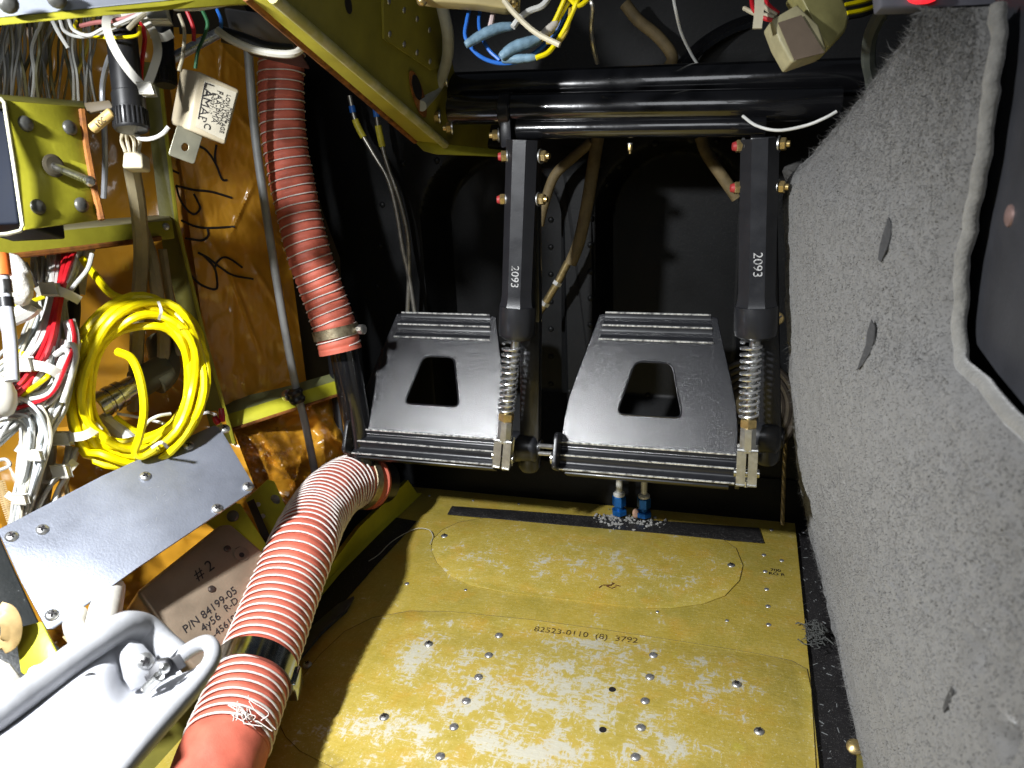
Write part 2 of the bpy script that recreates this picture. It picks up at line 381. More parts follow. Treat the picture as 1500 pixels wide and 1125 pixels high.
# firewall with two dished foot wells
def well(X, Z, cxp, top, hw):
    c = oY(cxp, top, .97); x0 = c.x; zt = c.z; R = hw
    dx = (X - x0)
    dz = max(0., Z - (zt - R)) if Z > zt - R else 0.
    d = math.hypot(dx, dz * .95) / R
    t = min(1, max(0, (1.0 - d) / .17)); t = t * t * (3 - 2 * t)
    lo = min(1, max(0, (Z - .06) / .08)); return t * lo
def fw_y(X, Z):
    y = .97 + .075 * max(well(X, Z, 985, 212, .098), well(X, Z, 712, 220, .098))
    return y + .0012 * noise.noise(V((X * 9, Z * 9, 3)))
nx, nz = 360, 290
G = [[V((x, fw_y(x, z), z)) for x in np.linspace(-.75, .35, nx)] for z in np.linspace(0.85, -.02, nz)]
fw = obj('firewall', MB().grid(G), FIREW, kind='structure')
def on_fw(x, y):
    p = oY(x, y, .97); return oY(x, y, fw_y(p.x, p.z))
def fwM(x, y): return frame(on_fw(x, y), (0, -1, 0), (1, 0, 0))
for x, y in [(807, 322 + i * 40) for i in range(7)] + [(865, 320 + i * 39) for i in range(5)] + [(880, 240), (907, 243), (888, 270), (960, 210), (1050, 205), (1090, 170), (801, 573), (835, 574), (912, 553), (911, 577), (949, 579), (984, 587), (657, 681), (1011, 713), (983, 718), (617, 710), (1085, 712), (1020, 742), (1090, 745), (760, 700), (560, 300), (556, 360), (552, 420), (590, 240), (640, 235)]:
    inst('rivet', RVB, fw, fwM(x, y))
# stiffening sheet seams on the firewall
b = MB(); b.plate([on_fw(x, y) + V((0, -.0016, 0)) for x, y in ((822, 215), (874, 215), (872, 480), (868, 575), (823, 575))], .0014, .0004)
obj('seam_strip', b, FIREW, fw)
b = MB(); b.plate([V((-.60, .9665, .062)), V((.2, .9665, .062)), V((.2, .9665, .004)), V((-.6, .9665, .004))], .003, .0007)
obj('lower_doubler', b, FIREW, fw)

# inner skin of the cabin side, seen between the insulation bays
def pg(c, nu, nv, disp=None):
    """sheet through four (x, y, depth) corners TL TR BR BL, disp(u,v) pushes it along the sight"""
    P = []
    for i in range(nv):
        v = i / (nv - 1); row = []
        for j in range(nu):
            u = j / (nu - 1)
            q = [(c[0][k] * (1 - u) + c[1][k] * u) * (1 - v) + (c[3][k] * (1 - u) + c[2][k] * u) * v for k in range(3)]
            d = q[2] + (disp(u, v) if disp else 0); row.append(W(q[0], q[1], d))
        P.append(row)
    return P
obj('cabin_side_skin', MB().grid(pg([(-160, -160, .82), (470, -160, 1.04), (520, 800, 1.12), (-160, 1300, .70)], 12, 12)), mat('dark_side_skin', (.05, .035, .015), .6, 0, .4, 20), kind='structure')
# cabin roof side (behind the instrument panel), dark
b = MB().box((-.1, .45, .93), (.8, 0, 0), (0, .6, 0), (0, 0, .01)); 

# insulation blankets
BLK = mat('amber_insulation', (.60, .29, .025), .24, 0, .18, 5, .0, 60, coat=.6)
def wr(seed, a=.005, n=8, ang=.32, frq=1., asp=1.):
    """creased film: soft swells plus individual crease lines running down the sheet; asp = height over width"""
    R = random.Random(seed); C = []
    for _ in range(n):
        th = ang + R.gauss(0, .35); C.append((R.random(), R.random() * asp, math.sin(th), math.cos(th), R.uniform(.012, .045), R.uniform(.15, .55), R.uniform(.35, 1.1)))
    def f(u, v):
        v = v * asp; p = V((u + seed, v, seed * 2)) * frq
        r = noise.noise(p * 2.6) * a * 1.6 + noise.noise(p * 7) * a * .45 + abs(noise.noise(p * 13)) * a * .26
        for (x, y, s, c, w_, l, h) in C:
            dx, dy = u - x, v - y; q = (dx * c - dy * s) / w_
            if abs(q) > 3: continue
            p = (dx * s + dy * c) / l
            if abs(p) > 1: continue
            r -= a * .75 * h * math.exp(-q * q) * (1 - p * p)
        return r
    return f
bl1 = [(238, 50, .815), (383, 50, .90), (452, 585, 1.0), (318, 625, .93)]
obj('insulation_blanket', MB().grid(pg(bl1, 110, 130, wr(1, .0048, 16, .25, 1., 3.6))), BLK, None, 'amber insulation blanket with handwritten marker numbers behind the hanging red hose', 'insulation')
ink1 = bpy.data.objects[-1] if False else bpy.data.objects['insulation_blanket']
bl2 = [(-60, 40, .77), (262, 40, .84), (325, 640, .95), (-60, 760, .80)]
obj('insulation_blanket', MB().grid(pg(bl2, 80, 80, wr(4, .007, 10, .3, 1.2, 2.))), BLK, None, 'amber insulation blanket behind the coiled yellow cable', 'insulation')
bl3 = [(300, 600, .94), (505, 545, 1.02), (515, 720, 1.02), (330, 760, .90)]
obj('insulation_blanket', MB().grid(pg(bl3, 80, 70, wr(9, .012, 40, .5, 1.6))), BLK, None, 'crumpled amber insulation below the yellow-green longeron', 'insulation')
bl4 = [(-40, 640, .78), (330, 600, .90), (430, 860, .90), (60, 1000, .70)]
obj('insulation_blanket', MB().grid(pg(bl4, 60, 60, wr(13, .010, 30, .5, 1.4))), BLK, None, 'amber insulation deep behind the bare aluminium plate', 'insulation')
def strokes(parent, c, S, r, f=None, off=.0012, name='marker_writing', mt=INK):
    b = MB()
    def dep(x, y):
        # invert the bilinear sheet numerically
        u, v = .5, .5
        for _ in range(25):
            X = [(c[0][k] * (1 - u) + c[1][k] * u) * (1 - v) + (c[3][k] * (1 - u) + c[2][k] * u) * v for k in range(2)]
            du = [((c[1][k] - c[0][k]) * (1 - v) + (c[2][k] - c[3][k]) * v) for k in range(2)]; dv = [((c[3][k] - c[0][k]) * (1 - u) + (c[2][k] - c[1][k]) * u) for k in range(2)]
            D = du[0] * dv[1] - du[1] * dv[0]; ex, ey = x - X[0], y - X[1]
            u += (ex * dv[1] - ey * dv[0]) / D; v += (du[0] * ey - du[1] * ex) / D
        q = [(c[0][k] * (1 - u) + c[1][k] * u) * (1 - v) + (c[3][k] * (1 - u) + c[2][k] * u) * v for k in range(3)]
        return q[2] + (f(u, v) if f else 0)
    for s in S:
        px = cr([V((x, y, 0)) for x, y in s], 6)
        pts = [W(p.x, p.y, dep(p.x, p.y) - off) for p in px]
        b.tube(pts, r, 6, True)
    return obj(name, b, mt, parent)
strokes(ink1, bl1, [
    [(262, 254), (248, 246), (243, 230), (250, 214), (262, 209)], [(288, 212), (303, 221), (316, 240), (325, 262), (333, 264)], [(317, 212), (315, 228), (316, 240)],
    [(258, 272), (283, 278), (310, 281), (340, 290)], [(258, 272), (263, 290), (272, 305), (284, 314), (293, 306), (290, 296), (284, 284)],
    [(266, 323), (284, 331), (304, 334), (344, 332)], [(304, 335), (305, 345), (297, 352), (284, 351), (272, 349)],
    [(275, 388), (279, 401), (290, 414), (305, 422), (317, 423), (318, 410), (314, 392), (300, 376), (290, 370)], [(290, 370), (305, 378), (322, 391), (341, 403), (371, 409)], [(355, 392), (340, 381), (328, 377), (318, 384), (314, 395)]],
    .0013, wr(1, .0048, 16, .25, 1., 3.6), .0006)
# ================================================================ rudder pedals, brake cylinders, torque tubes
def pedal(bx, by, Y, tx, ty, YT, label):
    p0 = oY(bx, by, Y); p1 = oY(tx, ty, YT); t = thing('rudder_pedal', p0 - V((0, 0, .03)), label, 'pedal', 'rudder pedals')
    X = V((1, .0, 0)); yv = (p1 - p0); L = yv.length; M = frame(p0, X.cross(yv), X)
    prof = [(-.004, .0955), (.03, .0945), (.055, .0915), (.085, .0845), (.12, .0752), (.155, .0665), (L, .0585)]
    out = [(w_, y) for y, w_ in prof] + [(-w_, y) for y, w_ in prof[::-1]]
    hole = rnd_poly([(-.036, .038), (.036, .038), (.0205, .100), (-.0205, .100)], .009, 5)
    me = flat([out, hole], .005, .0009, 'face_plate'); me.transform(M); obj('face_plate', me, PEDAL, t)
    # hole rim, a slightly raised lip
    rim = [M @ V((x, y, .0028)) for x, y in hole]; b = MB(); b.tube(rim + rim[:2], .0011, 6, False); obj('opening_lip', b, PEDAL, t)
    def ridged(y0, ys, hw0, hw1, zf, depth, name):
        """bar of ridges: profile in (y, z) swept along x"""
        pr = [(y0, -.004), (y0, zf)]
        for a, b_ in zip(ys[:-1], ys[1:]):
            pr += [(a, zf + .0006), (a + (b_ - a) * .10, zf + .0014)]
            for k in range(1, 8): 
                q = k / 8; pr.append((a + (b_ - a) * (.1 + .8 * q), zf + .0008 - depth * math.sin(math.pi * q)))
            pr.append((a + (b_ - a) * .92, zf + .0012))
        pr += [(ys[-1], zf + .001), (ys[-1], -.004)]
        n = len(pr); vs = []; yl = pr[0][0]; yr = pr[-1][0]
        for s in (-1, 1):
            for (y, z) in pr:
                hw = hw0 + (hw1 - hw0) * (y - yl) / (yr - yl); vs.append(M @ V((s * hw, y, z)))
        b = MB().add(vs, [(i, i + 1, n + i + 1, n + i) if True else 0 for i in range(n - 1)], True)
        b.add(vs[:n], [tuple(range(n))], False); b.add(vs[n:], [tuple(range(n))[::-1]], False)
        return obj(name, b, CHIP if name == 'x' else BLACK, t, sharp=30)
    ridged(L - .032, [L - .032, L - .015, L + .001], .0632, .0590, .0036, .0022, 'heel_stop')
    ridged(.002, [.002, -.013, -.029], .094, .094, .0045, .0042, 'hinge_tread')
    # chipped bright edges on the tread
    WE = mat('worn_paint_edge', (.16, .16, .165), .25, .5, .3, 200, col2=(.65, .65, .62), thr=(.38, .52))
    for (y, z, hw) in ((.0015, .0062, .0935), (-.0132, .0062, .0935), (-.0288, .0058, .0935), (L + .0004, .005, .059), (L - .0152, .0052, .0615), (L - .032, .0048, .0640)):
        obj('worn_ridge', MB().tube([M @ V((x, y, z - .0006)) for x in np.linspace(-hw, hw, 24)], .0011, 6), WE, t)
    for s in (-1, 1):
        e = rnd_poly([(-.032, -.022), (.008, -.026), (.013, -.002), (.002, .008), (-.030, .008)], .008, 4)
        me = flat([e], .005, .0012, 'end_cap'); me.transform(M @ frame((s * .0965, 0, 0), (s, 0, 0), (0, 1, 0) )); obj('end_cap', me, CHIP, t)
    b = MB(); 
    b.tube([M @ V((x, -.014, -.014)) for x in (-.108, .108)], .007, 12); obj('hinge_pin', b, STEEL, t)
    b = MB().lathe(M @ V((-.094, -.014, -.012)), X, [(0, .0145), (.188, .0145)], 18); obj('hinge_tube', b, BLACK, t)
    # back flange and underside plate with its bright flashing
    b = MB().box(M @ V((.0, -.0315, -.008)), X * .088, M.to_3x3() @ V((0, .0012, 0)), M.to_3x3() @ V((0, 0, .008)), .0004); obj('under_flange', b, BLACK, t)
    return t, M
PL, ML = pedal(626, 639, .800, 640, 462, .889, 'black rudder pedal nearest the red hoses, closer to the side wall')
PR, MR = pedal(947, 660, .784, 957, 462, .873, 'black rudder pedal nearest the grey carpet, above the two blue fittings')

def brake(top, cuff0, cuff, spr0, spr1, clv, Y0, Y1, r, txt, lab, g):
    """vertical brake cylinder: octagonal body, cuff, spring on a rod, nut, clevis"""
    P = lambda q, k: oY(q[0], q[1], Y0 + (Y1 - Y0) * k)
    a, b0, b1, c, d, e = P(top, 0), P(cuff0, .45), P(cuff, .55), P(spr0, .58), P(spr1, .82), P(clv, 1)
    t = thing('brake_cylinder', e, lab, 'cylinder', g); ax = (b1 - a); Ln = ax.length; L0 = (b0 - a).length
    obj('cylinder_body', MB().lathe(a, ax, [(0, r * 1.0), (L0 - .012, r), (L0 - .004, r * 1.05), (L0, r * 1.12)], 8, False, .39), BLACK, t, sharp=20)
    obj('cuff', MB().lathe(a + ax.normalized() * (L0 + .0002), ax, [(0, r * 1.12), (.006, r * 1.14), (Ln - L0 - .004, r * 1.14), (Ln - L0, r * 1.08), (Ln - L0 + .0035, r * .8)], 20), BLACK, t)
    sx = d - c; sn = sx.normalized(); o1 = sn.orthogonal().normalized(); o2 = sn.cross(o1); R = .0098
    obj('piston_rod', MB().tube([b1, d], .0052, 12), STEEL, t)
    T = 12.5; n = int(T * 20)
    pts = [c + sx * (i / n) + (o1 * math.cos(i / 20 * 6.283) + o2 * math.sin(i / 20 * 6.283)) * R * (1 - .1 * (i / n)) for i in range(n + 1)]
    obj('return_spring', MB().tube(pts, .00135, 7), mat('spring_steel', (.75, .76, .78), .22, .9, .1), t)
    cv = e - d; cn = cv.normalized(); x = V((1, 0, 0)); x = (x - cn * x.dot(cn)).normalized(); y = cn.cross(x)
    obj('lock_nut', MB().lathe(d, cn, [(0, .0075), (.001, .0088), (.008, .0088), (.009, .0078)], 6, False, .3), GOLD, t, sharp=20)
    cl = MB(); h0 = .009; Lc = cv.length
    cl.lathe(d + cn * h0, cn, [(0, .0066), (.001, .0082), (.024, .0086), (.026, .0080)], 8, False, .39)
    for s in (-1, 1):
        cl.box(d + cn * (h0 + .024 + (Lc - .033) / 2) + x * s * .0056, x * .0027, y * .0070, cn * ((Lc - .033) / 2 + .0005), .0018)
    obj('clevis', cl, mat('machined_steel', (.55, .55, .53), .34, .85, .25, 120, .2, 500), t)
    q = d + cn * (Lc - .010)
    obj('clevis_pin', MB().lathe(q - x * .0125, x, [(0, .0046), (.003, .0046), (.0032, .003), (.022, .003), (.0222, .0044), (.025, .0044)], 14), STEEL, t)
    b_ = MB(); b_.tube([q + cn * .006 - y * .0, q + cn * .016 - y * .002], .0022, 8); obj('split_pin', b_, STEEL, t)
    # stamped number, reading downwards
    for tp, face in ((txt, None),):
        m_ = oY(tp[0], tp[1], Y0 + (Y1 - Y0) * .3); ctr = a + ax.normalized() * (m_ - a).dot(ax.normalized())
        nv = (CAM - ctr); nv = (nv - ax * nv.dot(ax) / ax.length_squared).normalized()
        # nearest facet normal
        aa = ax.normalized(); u = aa.orthogonal().normalized(); v = aa.cross(u)
        best = max(((u * math.cos(.39 + .3927 + k * .7854) + v * math.sin(.39 + .3927 + k * .7854)) for k in range(8)), key=lambda n_: n_.dot(nv))
        obj('stamped_number', text('2093', frame(ctr + best * (r * .9239 + .0004), best, aa), .0118, 'stamped_number', th=.00015), mat('white_stamp', (.38, .38, .38), .6, 0, .3, 300, col2=(.10, .10, .10), thr=(.5, .62)), t)
    return t, a, ax
g = 'brake cylinders hanging by the pedals'
B1, a1, ax1 = brake((767, 205), (758, 447), (757, 491), (750, 503), (742, 605), (736, 681), .79, .776, .0175, (764, 402), 'black brake cylinder in the centre, its spring meeting the pedal nearer the red hoses', g)
B2, a2, ax2 = brake((1113, 203), (1108, 447), (1107, 490), (1101, 500), (1097, 613), (1093, 706), .772, .757, .0182, (1120, 384), 'black brake cylinder beside the grey carpet with its spring on the outer pedal edge', g)

# flat hanging arms with their lower pivot hub, behind the cylinders
def arm(top, mid, hub, Y, wpx, lab):
    a, m_, h = oY(*top, Y), oY(*mid, Y), oY(*hub, Y); t = thing('hanging_bracket', h - V((0, 0, .03)), lab, 'bracket', 'brackets carrying the pedals')
    X = V((1, 0, 0)); b = MB()
    for p, q in ((a, m_), (m_, h)):
        b.box((p + q) / 2, X * wpx, (q - p) / 2 * .9995, V((0, .007, 0)), .0015)
    obj('arm_bar', b, BLACK, t)
    obj('pivot_hub', MB().lathe(h - X * .024, X, [(0, .0165), (.003, .0185), (.030, .0185), (.033, .0165), (.035, .0120), (.036, .0120)], 22), BLACK, t)
    obj('hub_bore', MB().lathe(h + X * .0124, X, [(0, .0105), (.0015, .0105)], 18), INK, t)
    obj('hub_foot', MB().lathe(h - V((0, 0, .010)) - X * .002, V((0, 0, -1)), [(0, .014), (.014, .014), (.020, .010), (.022, .002)], 18), BLACK, t)
    for s in (-.032, .018):
        pass
    return t
arm((775, 205), (778, 470), (777, 655), .822, .0115, 'black hanging arm behind the centre brake cylinder with a round hub')
arm((1118, 200), (1124, 470), (1128, 640), .806, .0115, 'black hanging arm behind the brake cylinder next to the carpet')
# connecting rod between the pedals
b = MB(); b.tube([oY(789, 653, .815), oY(828, 656, .80)], .0030, 10); b.tube([oY(790, 664, .80), oY(826, 666, .79)], .0026, 10)
obj('pedal_link', b, ZINCP, None, 'pair of short bright rods joining the pivot hub to the outer pedal', 'rod')

# bolts through the arm tops
def bolt(p, d, lab, r=.0052, red=False, grp='bolts through the pedal arms'):
    t = thing('bolt', p, lab, 'bolt', grp); d = V(d).normalized()
    obj('hex_head', MB().lathe(p, d, [(0, r * .9), (.0008, r), (.0048, r), (.0055, r * .85)], 6, False), GOLD, t, sharp=20)
    obj('washer', MB().lathe(p - d * .0016, d, [(0, r * 1.25), (.0014, r * 1.25)], 16), ZINCP, t)
    if red: obj('torque_mark', MB().lathe(p + d * .0056, d, [(0, r * .78), (.003, r * .6)], 10), REDP, t)
    else: obj('shank_end', MB().lathe(p + d * .0056, d, [(0, r * .55), (.003, r * .5)], 10), GOLD, t)
    return t
for (x, y, Y, s, red, lab) in ((742, 229, .785, -1, True, 'red marked bolt end on the upper left of the centre cylinder'), (794, 229, .785, 1, False, 'gold bolt head on the upper right of the centre cylinder'),
        (740, 292, .785, -1, True, 'red marked bolt end lower on the left of the centre cylinder'), (791, 292, .785, 1, False, 'gold bolt head lower on the right of the centre cylinder'),
        (1087, 214, .768, -1, True, 'red marked bolt end at the top of the cylinder near the carpet'), (1143, 211, .768, 1, False, 'small gold bolt head at the top right of the cylinder near the carpet'),
        (1084, 275, .768, -1, True, 'red marked bolt end second down on the cylinder near the carpet'), (1141, 274, .768, 1, False, 'pale bolt head beside the carpet roll, right of the cylinder')):
    bolt(oY(x, y, Y), (s, -.25, 0), lab, .0058, red)

# torque tubes across the top
def tt(p, q, Y, r, lab, caps=True, mt=None):
    a, b_ = oY(*p, Y), oY(*q, Y); t = thing('torque_tube', a, lab, 'tube', 'black torque tubes above the pedals')
    obj('tube_barrel', MB().lathe(a, b_ - a, [(0, r * .96), (.002, r), ((b_ - a).length - .002, r), ((b_ - a).length, r * .96)], 32), mt or GLOSS, t)
    return t, a, b_
T1, p1, q1 = tt((652, 131), (1275, 112), .835, .0170, 'rearmost thick black torque tube, highest of the three')
T2, p2, q2 = tt((660, 161), (1232, 152), .805, .0150, 'middle glossy black torque tube with a clamp collar and gold end bolts')
T3, p3, q3 = tt((758, 189), (1122, 184), .800, .0098, 'thin lower black torque tube just over the pedal arms')
d2 = (q2 - p2).normalized(); c = oY(743, 162, .805)
obj('clamp_collar', MB().lathe(c - d2 * .006, d2, [(0, .0168), (.001, .0178), (.011, .0178), (.012, .0168)], 28), BLACK, T2)
obj('collar_lug', MB().box(oY(744, 195, .80), V((.006, 0, 0)), V((0, .009, 0)), V((0, 0, .014)), .002), BLACK, T2)
for (x, y, lab) in ((643, 171, 'gold bolt head at the end of the middle torque tube'), (661, 187, 'gold bolt head just under the end of the middle torque tube'), (729, 198, 'gold bolt head under the clamp collar'), (653, 117, 'dull bolt head high on the end of the rear torque tube')):
    bolt(oY(x, y, .80), (-1, -.3, 0), lab, .0056, False, 'bolts at the ends of the torque tubes')
for (x, y) in ((923, 212),): bolt(oY(x, y, .81), (0, 0, -1), 'tiny bolt hanging under the lower torque tube', .0022, False, None)
# ================================================================ carpeted wall on the inboard side
CARP = mat('grey_carpet', (.128, .126, .122), .95, 0, .3, 90, .6, 420, sheen=.3, col2=(.10, .098, .094), thr=(.35, .7), spec=.1)
Frt = [oY(1355, 12, .47), oY(1340, 45, .50), oY(1310, 80, .57), oY(1270, 130, .65), oY(1230, 180, .71), oY(1190, 225, .775), oY(1152, 268, .80), oY(1149, 350, .80), oY(1152, 450, .80), oY(1157, 560, .80), oY(1168, 690, .845), oY(1178, 745, .90), oZ(1190, 800, .001), oZ(1205, 860, .001), oZ(1228, 960, .001), oZ(1265, 1125, .001), oZ(1300, 1260, .001)]
RX = [(1442, 10), (1440, 60), (1436, 110), (1428, 170), (1418, 240), (1405, 310), (1392, 390), (1383, 470), (1390, 525), (1425, 565), (1500, 648), (1580, 730), (1650, 810), (1720, 900), (1800, 1000), (1850, 1130), (1900, 1280)]
Rr = [oX(x, y, .098) for x, y in RX]
Frt = cr(Frt, 9); Rr = cr(Rr, 9); NU = 150
def to_px(p):
    q = p - CAM; d = q.dot(FW); return CX + q.dot(RT) / d * FP, CY + q.dot(DN) / d * FP
dents = [(1415, 860, 9, 20, .008, .2), (1455, 950, 10, 30, .010, .1), (1365, 855, 9, 18, .003, 0), (1320, 730, 10, 14, .003, .2), (1420, 470, 9, 40, .003, .1), (1495, 1085, 12, 22, .016, 0), (1290, 700, 9, 12, .003, 0)]
P = []
for i, (f, r) in enumerate(zip(Frt, Rr)):
    row = []
    for j in range(NU):
        u = j / (NU - 1); uu = u ** .8
        p = f.lerp(r, uu)
        h = .007 * math.sin(math.pi * min(1, u * 1.0)) * 1.0
        q = V((p.y * 22, p.z * 22, 0)); h += .0016 * noise.noise(q) + .0016 * noise.noise(q * 3.1) + .0010 * noise.noise(q * 9) + .0007 * noise.noise(q * 20)
        x, y = to_px(p)
        for (dx, dy, sx, sy, dep, sk) in dents:
            ex = (x - dx + sk * (y - dy)) / sx; ey = (y - dy) / sy; e = math.exp(-ex * ex * (2.2 if ex > 0 else .8) - ey * ey); h -= dep * e
        if u > .93: h -= .006 * ((u - .93) / .07) ** 2
        row.append(p - V((h, 0, 0)))
    P.append(row)
cw = thing('carpeted_wall', oZ(1228, 960, 0), 'grey pile carpet wall panel with a piped edge at the inboard side of the footwell', 'carpet panel')
obj('carpet_backing', MB().grid(P), CARP, cw)
b = MB().grid([[p, p + V((.006, .0015, 0)), p + V((.03, .003, 0)), p + V((.12, .006, 0))] for p in [r[0] for r in P]]); obj('carpet_turned_edge', b, CARP, cw)
welt = [r[-1] + V((-.001, -.0035, 0)) for r in P]
b = MB().tube(welt[::2], [.0035 + .0005 * noise.noise(V((i * .3, 0, 0))) for i in range(len(welt[::2]))], 14); obj('edge_piping', b, mat('beige_piping', (.165, .16, .145), .95, 0, .3, 120, 1., 500, sheen=.4), cw)
# pile: short loose fibres
rs = np.random.RandomState(3); G = np.array([[tuple(p) for p in r] for r in P]); nr, nc = G.shape[:2]
def pile(n, lo, hi, wid, nm, mt, jlo=0, jhi=None):
    jhi = jhi or nc - 2
    # denser where the wall is nearer the lens
    i = rs.randint(0, nr - 1, n); j = rs.randint(jlo, jhi, n); u = rs.rand(n)[:, None]; v = rs.rand(n)[:, None]
    p = (G[i, j] * (1 - u) + G[i, j + 1] * u) * (1 - v) + (G[i + 1, j] * (1 - u) + G[i + 1, j + 1] * u) * v
    d = rs.randn(n, 3) * np.array([.25, .75, .8]) + np.array([-.75, -.0, -.35]); d /= np.linalg.norm(d, axis=1)[:, None]
    L = rs.uniform(lo, hi, n)[:, None]; s = np.cross(d, rs.randn(n, 3)); s /= np.linalg.norm(s, axis=1)[:, None]
    bend = rs.randn(n, 3) * .5; W_ = wid * rs.uniform(.6, 1.3, n)[:, None]
    a = p - s * W_; b = p + s * W_; m = p + d * L * .6; c = m + s * W_ * .8; e = m - s * W_ * .8; t = m + (d + bend) * L * .5
    vs = np.stack([a, b, c, e, t], 1).reshape(-1, 3); k = np.arange(n) * 5
    f = [(x, x + 1, x + 2, x + 3) for x in k] + [(x + 3, x + 2, x + 4) for x in k]
    mb = MB(); mb.v = [tuple(q) for q in vs]; mb.f = f; mb.sm = [False] * len(f)
    return obj(nm, mb, mt, cw, kind='stuff', sharp=0)
pile(46000, .0008, .0019, .00020, 'carpet_pile', mat('pile_grey', (.132, .130, .126), .95, 0, .3, 60, spec=.05))
pile(9000, .0008, .0016, .00018, 'carpet_pile', mat('pile_dark', (.12, .118, .113), .95, 0, .3, 60, spec=.05))
pile(12000, .0008, .0020, .00018, 'carpet_pile', mat('pile_light', (.165, .163, .158), .95, 0, .3, 60, spec=.05))
pile(2500, .003, .008, .00014, 'carpet_pile', mat('pile_grey', (.132, .130, .126)), 0, 4)

def on_carpet(x, y):
    best = min((((lambda q: (q[0] - x) ** 2 + (q[1] - y) ** 2)(to_px(p)), p) for r in P for p in r), key=lambda k: k[0]); r_ = ray(x, y); return CAM + r_ * (((best[1].x - .0007) - CAM.x) / r_.x)
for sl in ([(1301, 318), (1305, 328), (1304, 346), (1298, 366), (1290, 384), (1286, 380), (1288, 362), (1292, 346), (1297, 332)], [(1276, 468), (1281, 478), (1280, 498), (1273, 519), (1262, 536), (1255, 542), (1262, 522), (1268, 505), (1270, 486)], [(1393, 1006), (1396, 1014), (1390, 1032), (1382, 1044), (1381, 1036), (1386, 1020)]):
    obj('dent_shade', MB().plate([on_carpet(*q) for q in sl], .0006), mat('dent_shade_felt', (.040, .040, .041), .95, 0, .4, 400), cw)  # dark crescents on the pile: shade of the dents, put in as colour
# dark side panel beyond the piping
SIDE = mat('dark_grey_plastic', (.030, .031, .036), .5, 0, .2, 40, .3, 500)
sp = thing('side_panel', oX(1560, 500, .118), 'dark grey plastic console side past the carpet piping', 'panel')
ed = [(1462, -60), (1452, 60), (1446, 130), (1436, 240), (1424, 340), (1408, 400), (1404, 450), (1412, 485), (1460, 545), (1510, 605), (1600, 700), (1800, 760), (1900, 300), (1800, -100)]
obj('panel_face', MB().plate([oX(x, y, .112) for x, y in ed], .012, .0025), SIDE, sp)
scp = oX(1480, 316, .112); obj('panel_screw', MB().lathe(scp + V((.0005, 0, 0)), (-1, 0, 0), [(0, .0052), (.0014, .0048), (.0022, .003), (.0024, .0002)], 18), mat('dull_pink_screw', (.30, .20, .18), .45, .6), sp)
b = MB().box((.20, .3, .42), (.012, 0, 0), (0, .5, 0), (0, 0, .5)); obj('inner_liner', b, mat('black_liner', (.008, .008, .009), .7), sp)
# glare strip with a red lamp at the very top
gs = thing('instrument_edge', W(1400, -2, .45), 'grey instrument panel lower edge with a small red light above the carpet', 'panel')
obj('edge_strip', MB().plate(Ws([(1285, -40), (1530, -40), (1530, 4), (1440, 7), (1290, 12)], .45), .01, .002), mat('grey_edge', (.12, .12, .14), .5), gs)
obj('red_indicator', MB().ball(W(1352, -4, .447), .0052, 16, (1.6, 1, .7)), mat('red_light', (.9, .02, .03), .3, emit=1.6), gs)

# ================================================================ hoses
def hose(name, path, r, pitch, cr_, label, t0=0., t1=1., amp=.0012, wob=.0):
    pts = cr(Ws(path), 24)
    # even resample
    D = [0]
    for a, b_ in zip(pts[:-1], pts[1:]): D.append(D[-1] + (b_ - a).length)
    Ln = D[-1]; N = int(Ln / pitch * 12); Q = []; k = 0
    for i in range(N + 1):
        s = Ln * i / N
        while k < len(D) - 2 and D[k + 1] < s: k += 1
        Q.append(pts[k].lerp(pts[k + 1], (s - D[k]) / max(1e-9, D[k + 1] - D[k])))
    t = thing(name, Q[-1], label, 'hose', 'red ribbed air hoses')
    rr = [(r - amp * .5 + amp * math.cos(2 * math.pi * (i / 12 + .5)) * .5 if t0 * N < i < t1 * N else r) + .0004 * noise.noise(V((i * .11, 0, 0))) for i in range(N + 1)]
    # frames
    m = len(Q); T = [(Q[min(i + 1, m - 1)] - Q[max(i - 1, 0)]).normalized() for i in range(m)]
    a = T[0].orthogonal().normalized(); vs = []; n = 40; A = []
    for i in range(m):
        a = (a - T[i] * a.dot(T[i])).normalized(); A.append(a.copy()); b_ = T[i].cross(a)
        for k in range(n):
            th = 2 * math.pi * k / n; ph = i / 12 - k / n
            q = r - amp * .5 * (1 - math.cos(2 * math.pi * (ph + .5))) if t0 * N < i < t1 * N else r * 1.005
            q += .0007 * noise.noise(Q[i] * 60 + V((math.cos(th), math.sin(th), 0)) * 1.5)
            vs.append(Q[i] + (a * math.cos(th) + b_ * math.sin(th)) * q)
    fs = [(i * n + k, i * n + (k + 1) % n, (i + 1) * n + (k + 1) % n, (i + 1) * n + k) for i in range(m - 1) for k in range(n)]
    obj('hose_sleeve', MB().add(vs, fs), HOSE, t, sharp=0)
    mo = MB(); i0, i1 = int(t0 * N), int(t1 * N); H = []
    for s in range(i0 * 3, i1 * 3):
        f = s / 3; i = int(f); th = 2 * math.pi * (f / 12); q = Q[min(i, m - 1)].lerp(Q[min(i + 1, m - 1)], f - i); a = A[i]; b_ = T[i].cross(a)
        jit = .0006 * noise.noise(V((th * 1.3, 5, 0)))
        H.append(q + T[i] * jit + (a * math.cos(th) + b_ * math.sin(th)) * (r + cr_ * .35 + .0007 * noise.noise(q * 60 + V((math.cos(th), math.sin(th), 0)) * 1.5)))
    mo.tube(H, cr_, 5); obj('spiral_cord', mo, CORD, t, sharp=0)
    return t, Q, T, A
def band(t, Q, T, i, r, wd, mt, name='clamp_band'):
    q = Q[i]; return obj(name, MB().lathe(q - T[i] * wd / 2, T[i], [(0, r), (.0003, r + .0012), (wd - .0003, r + .0012), (wd, r)], 44), mt, t)
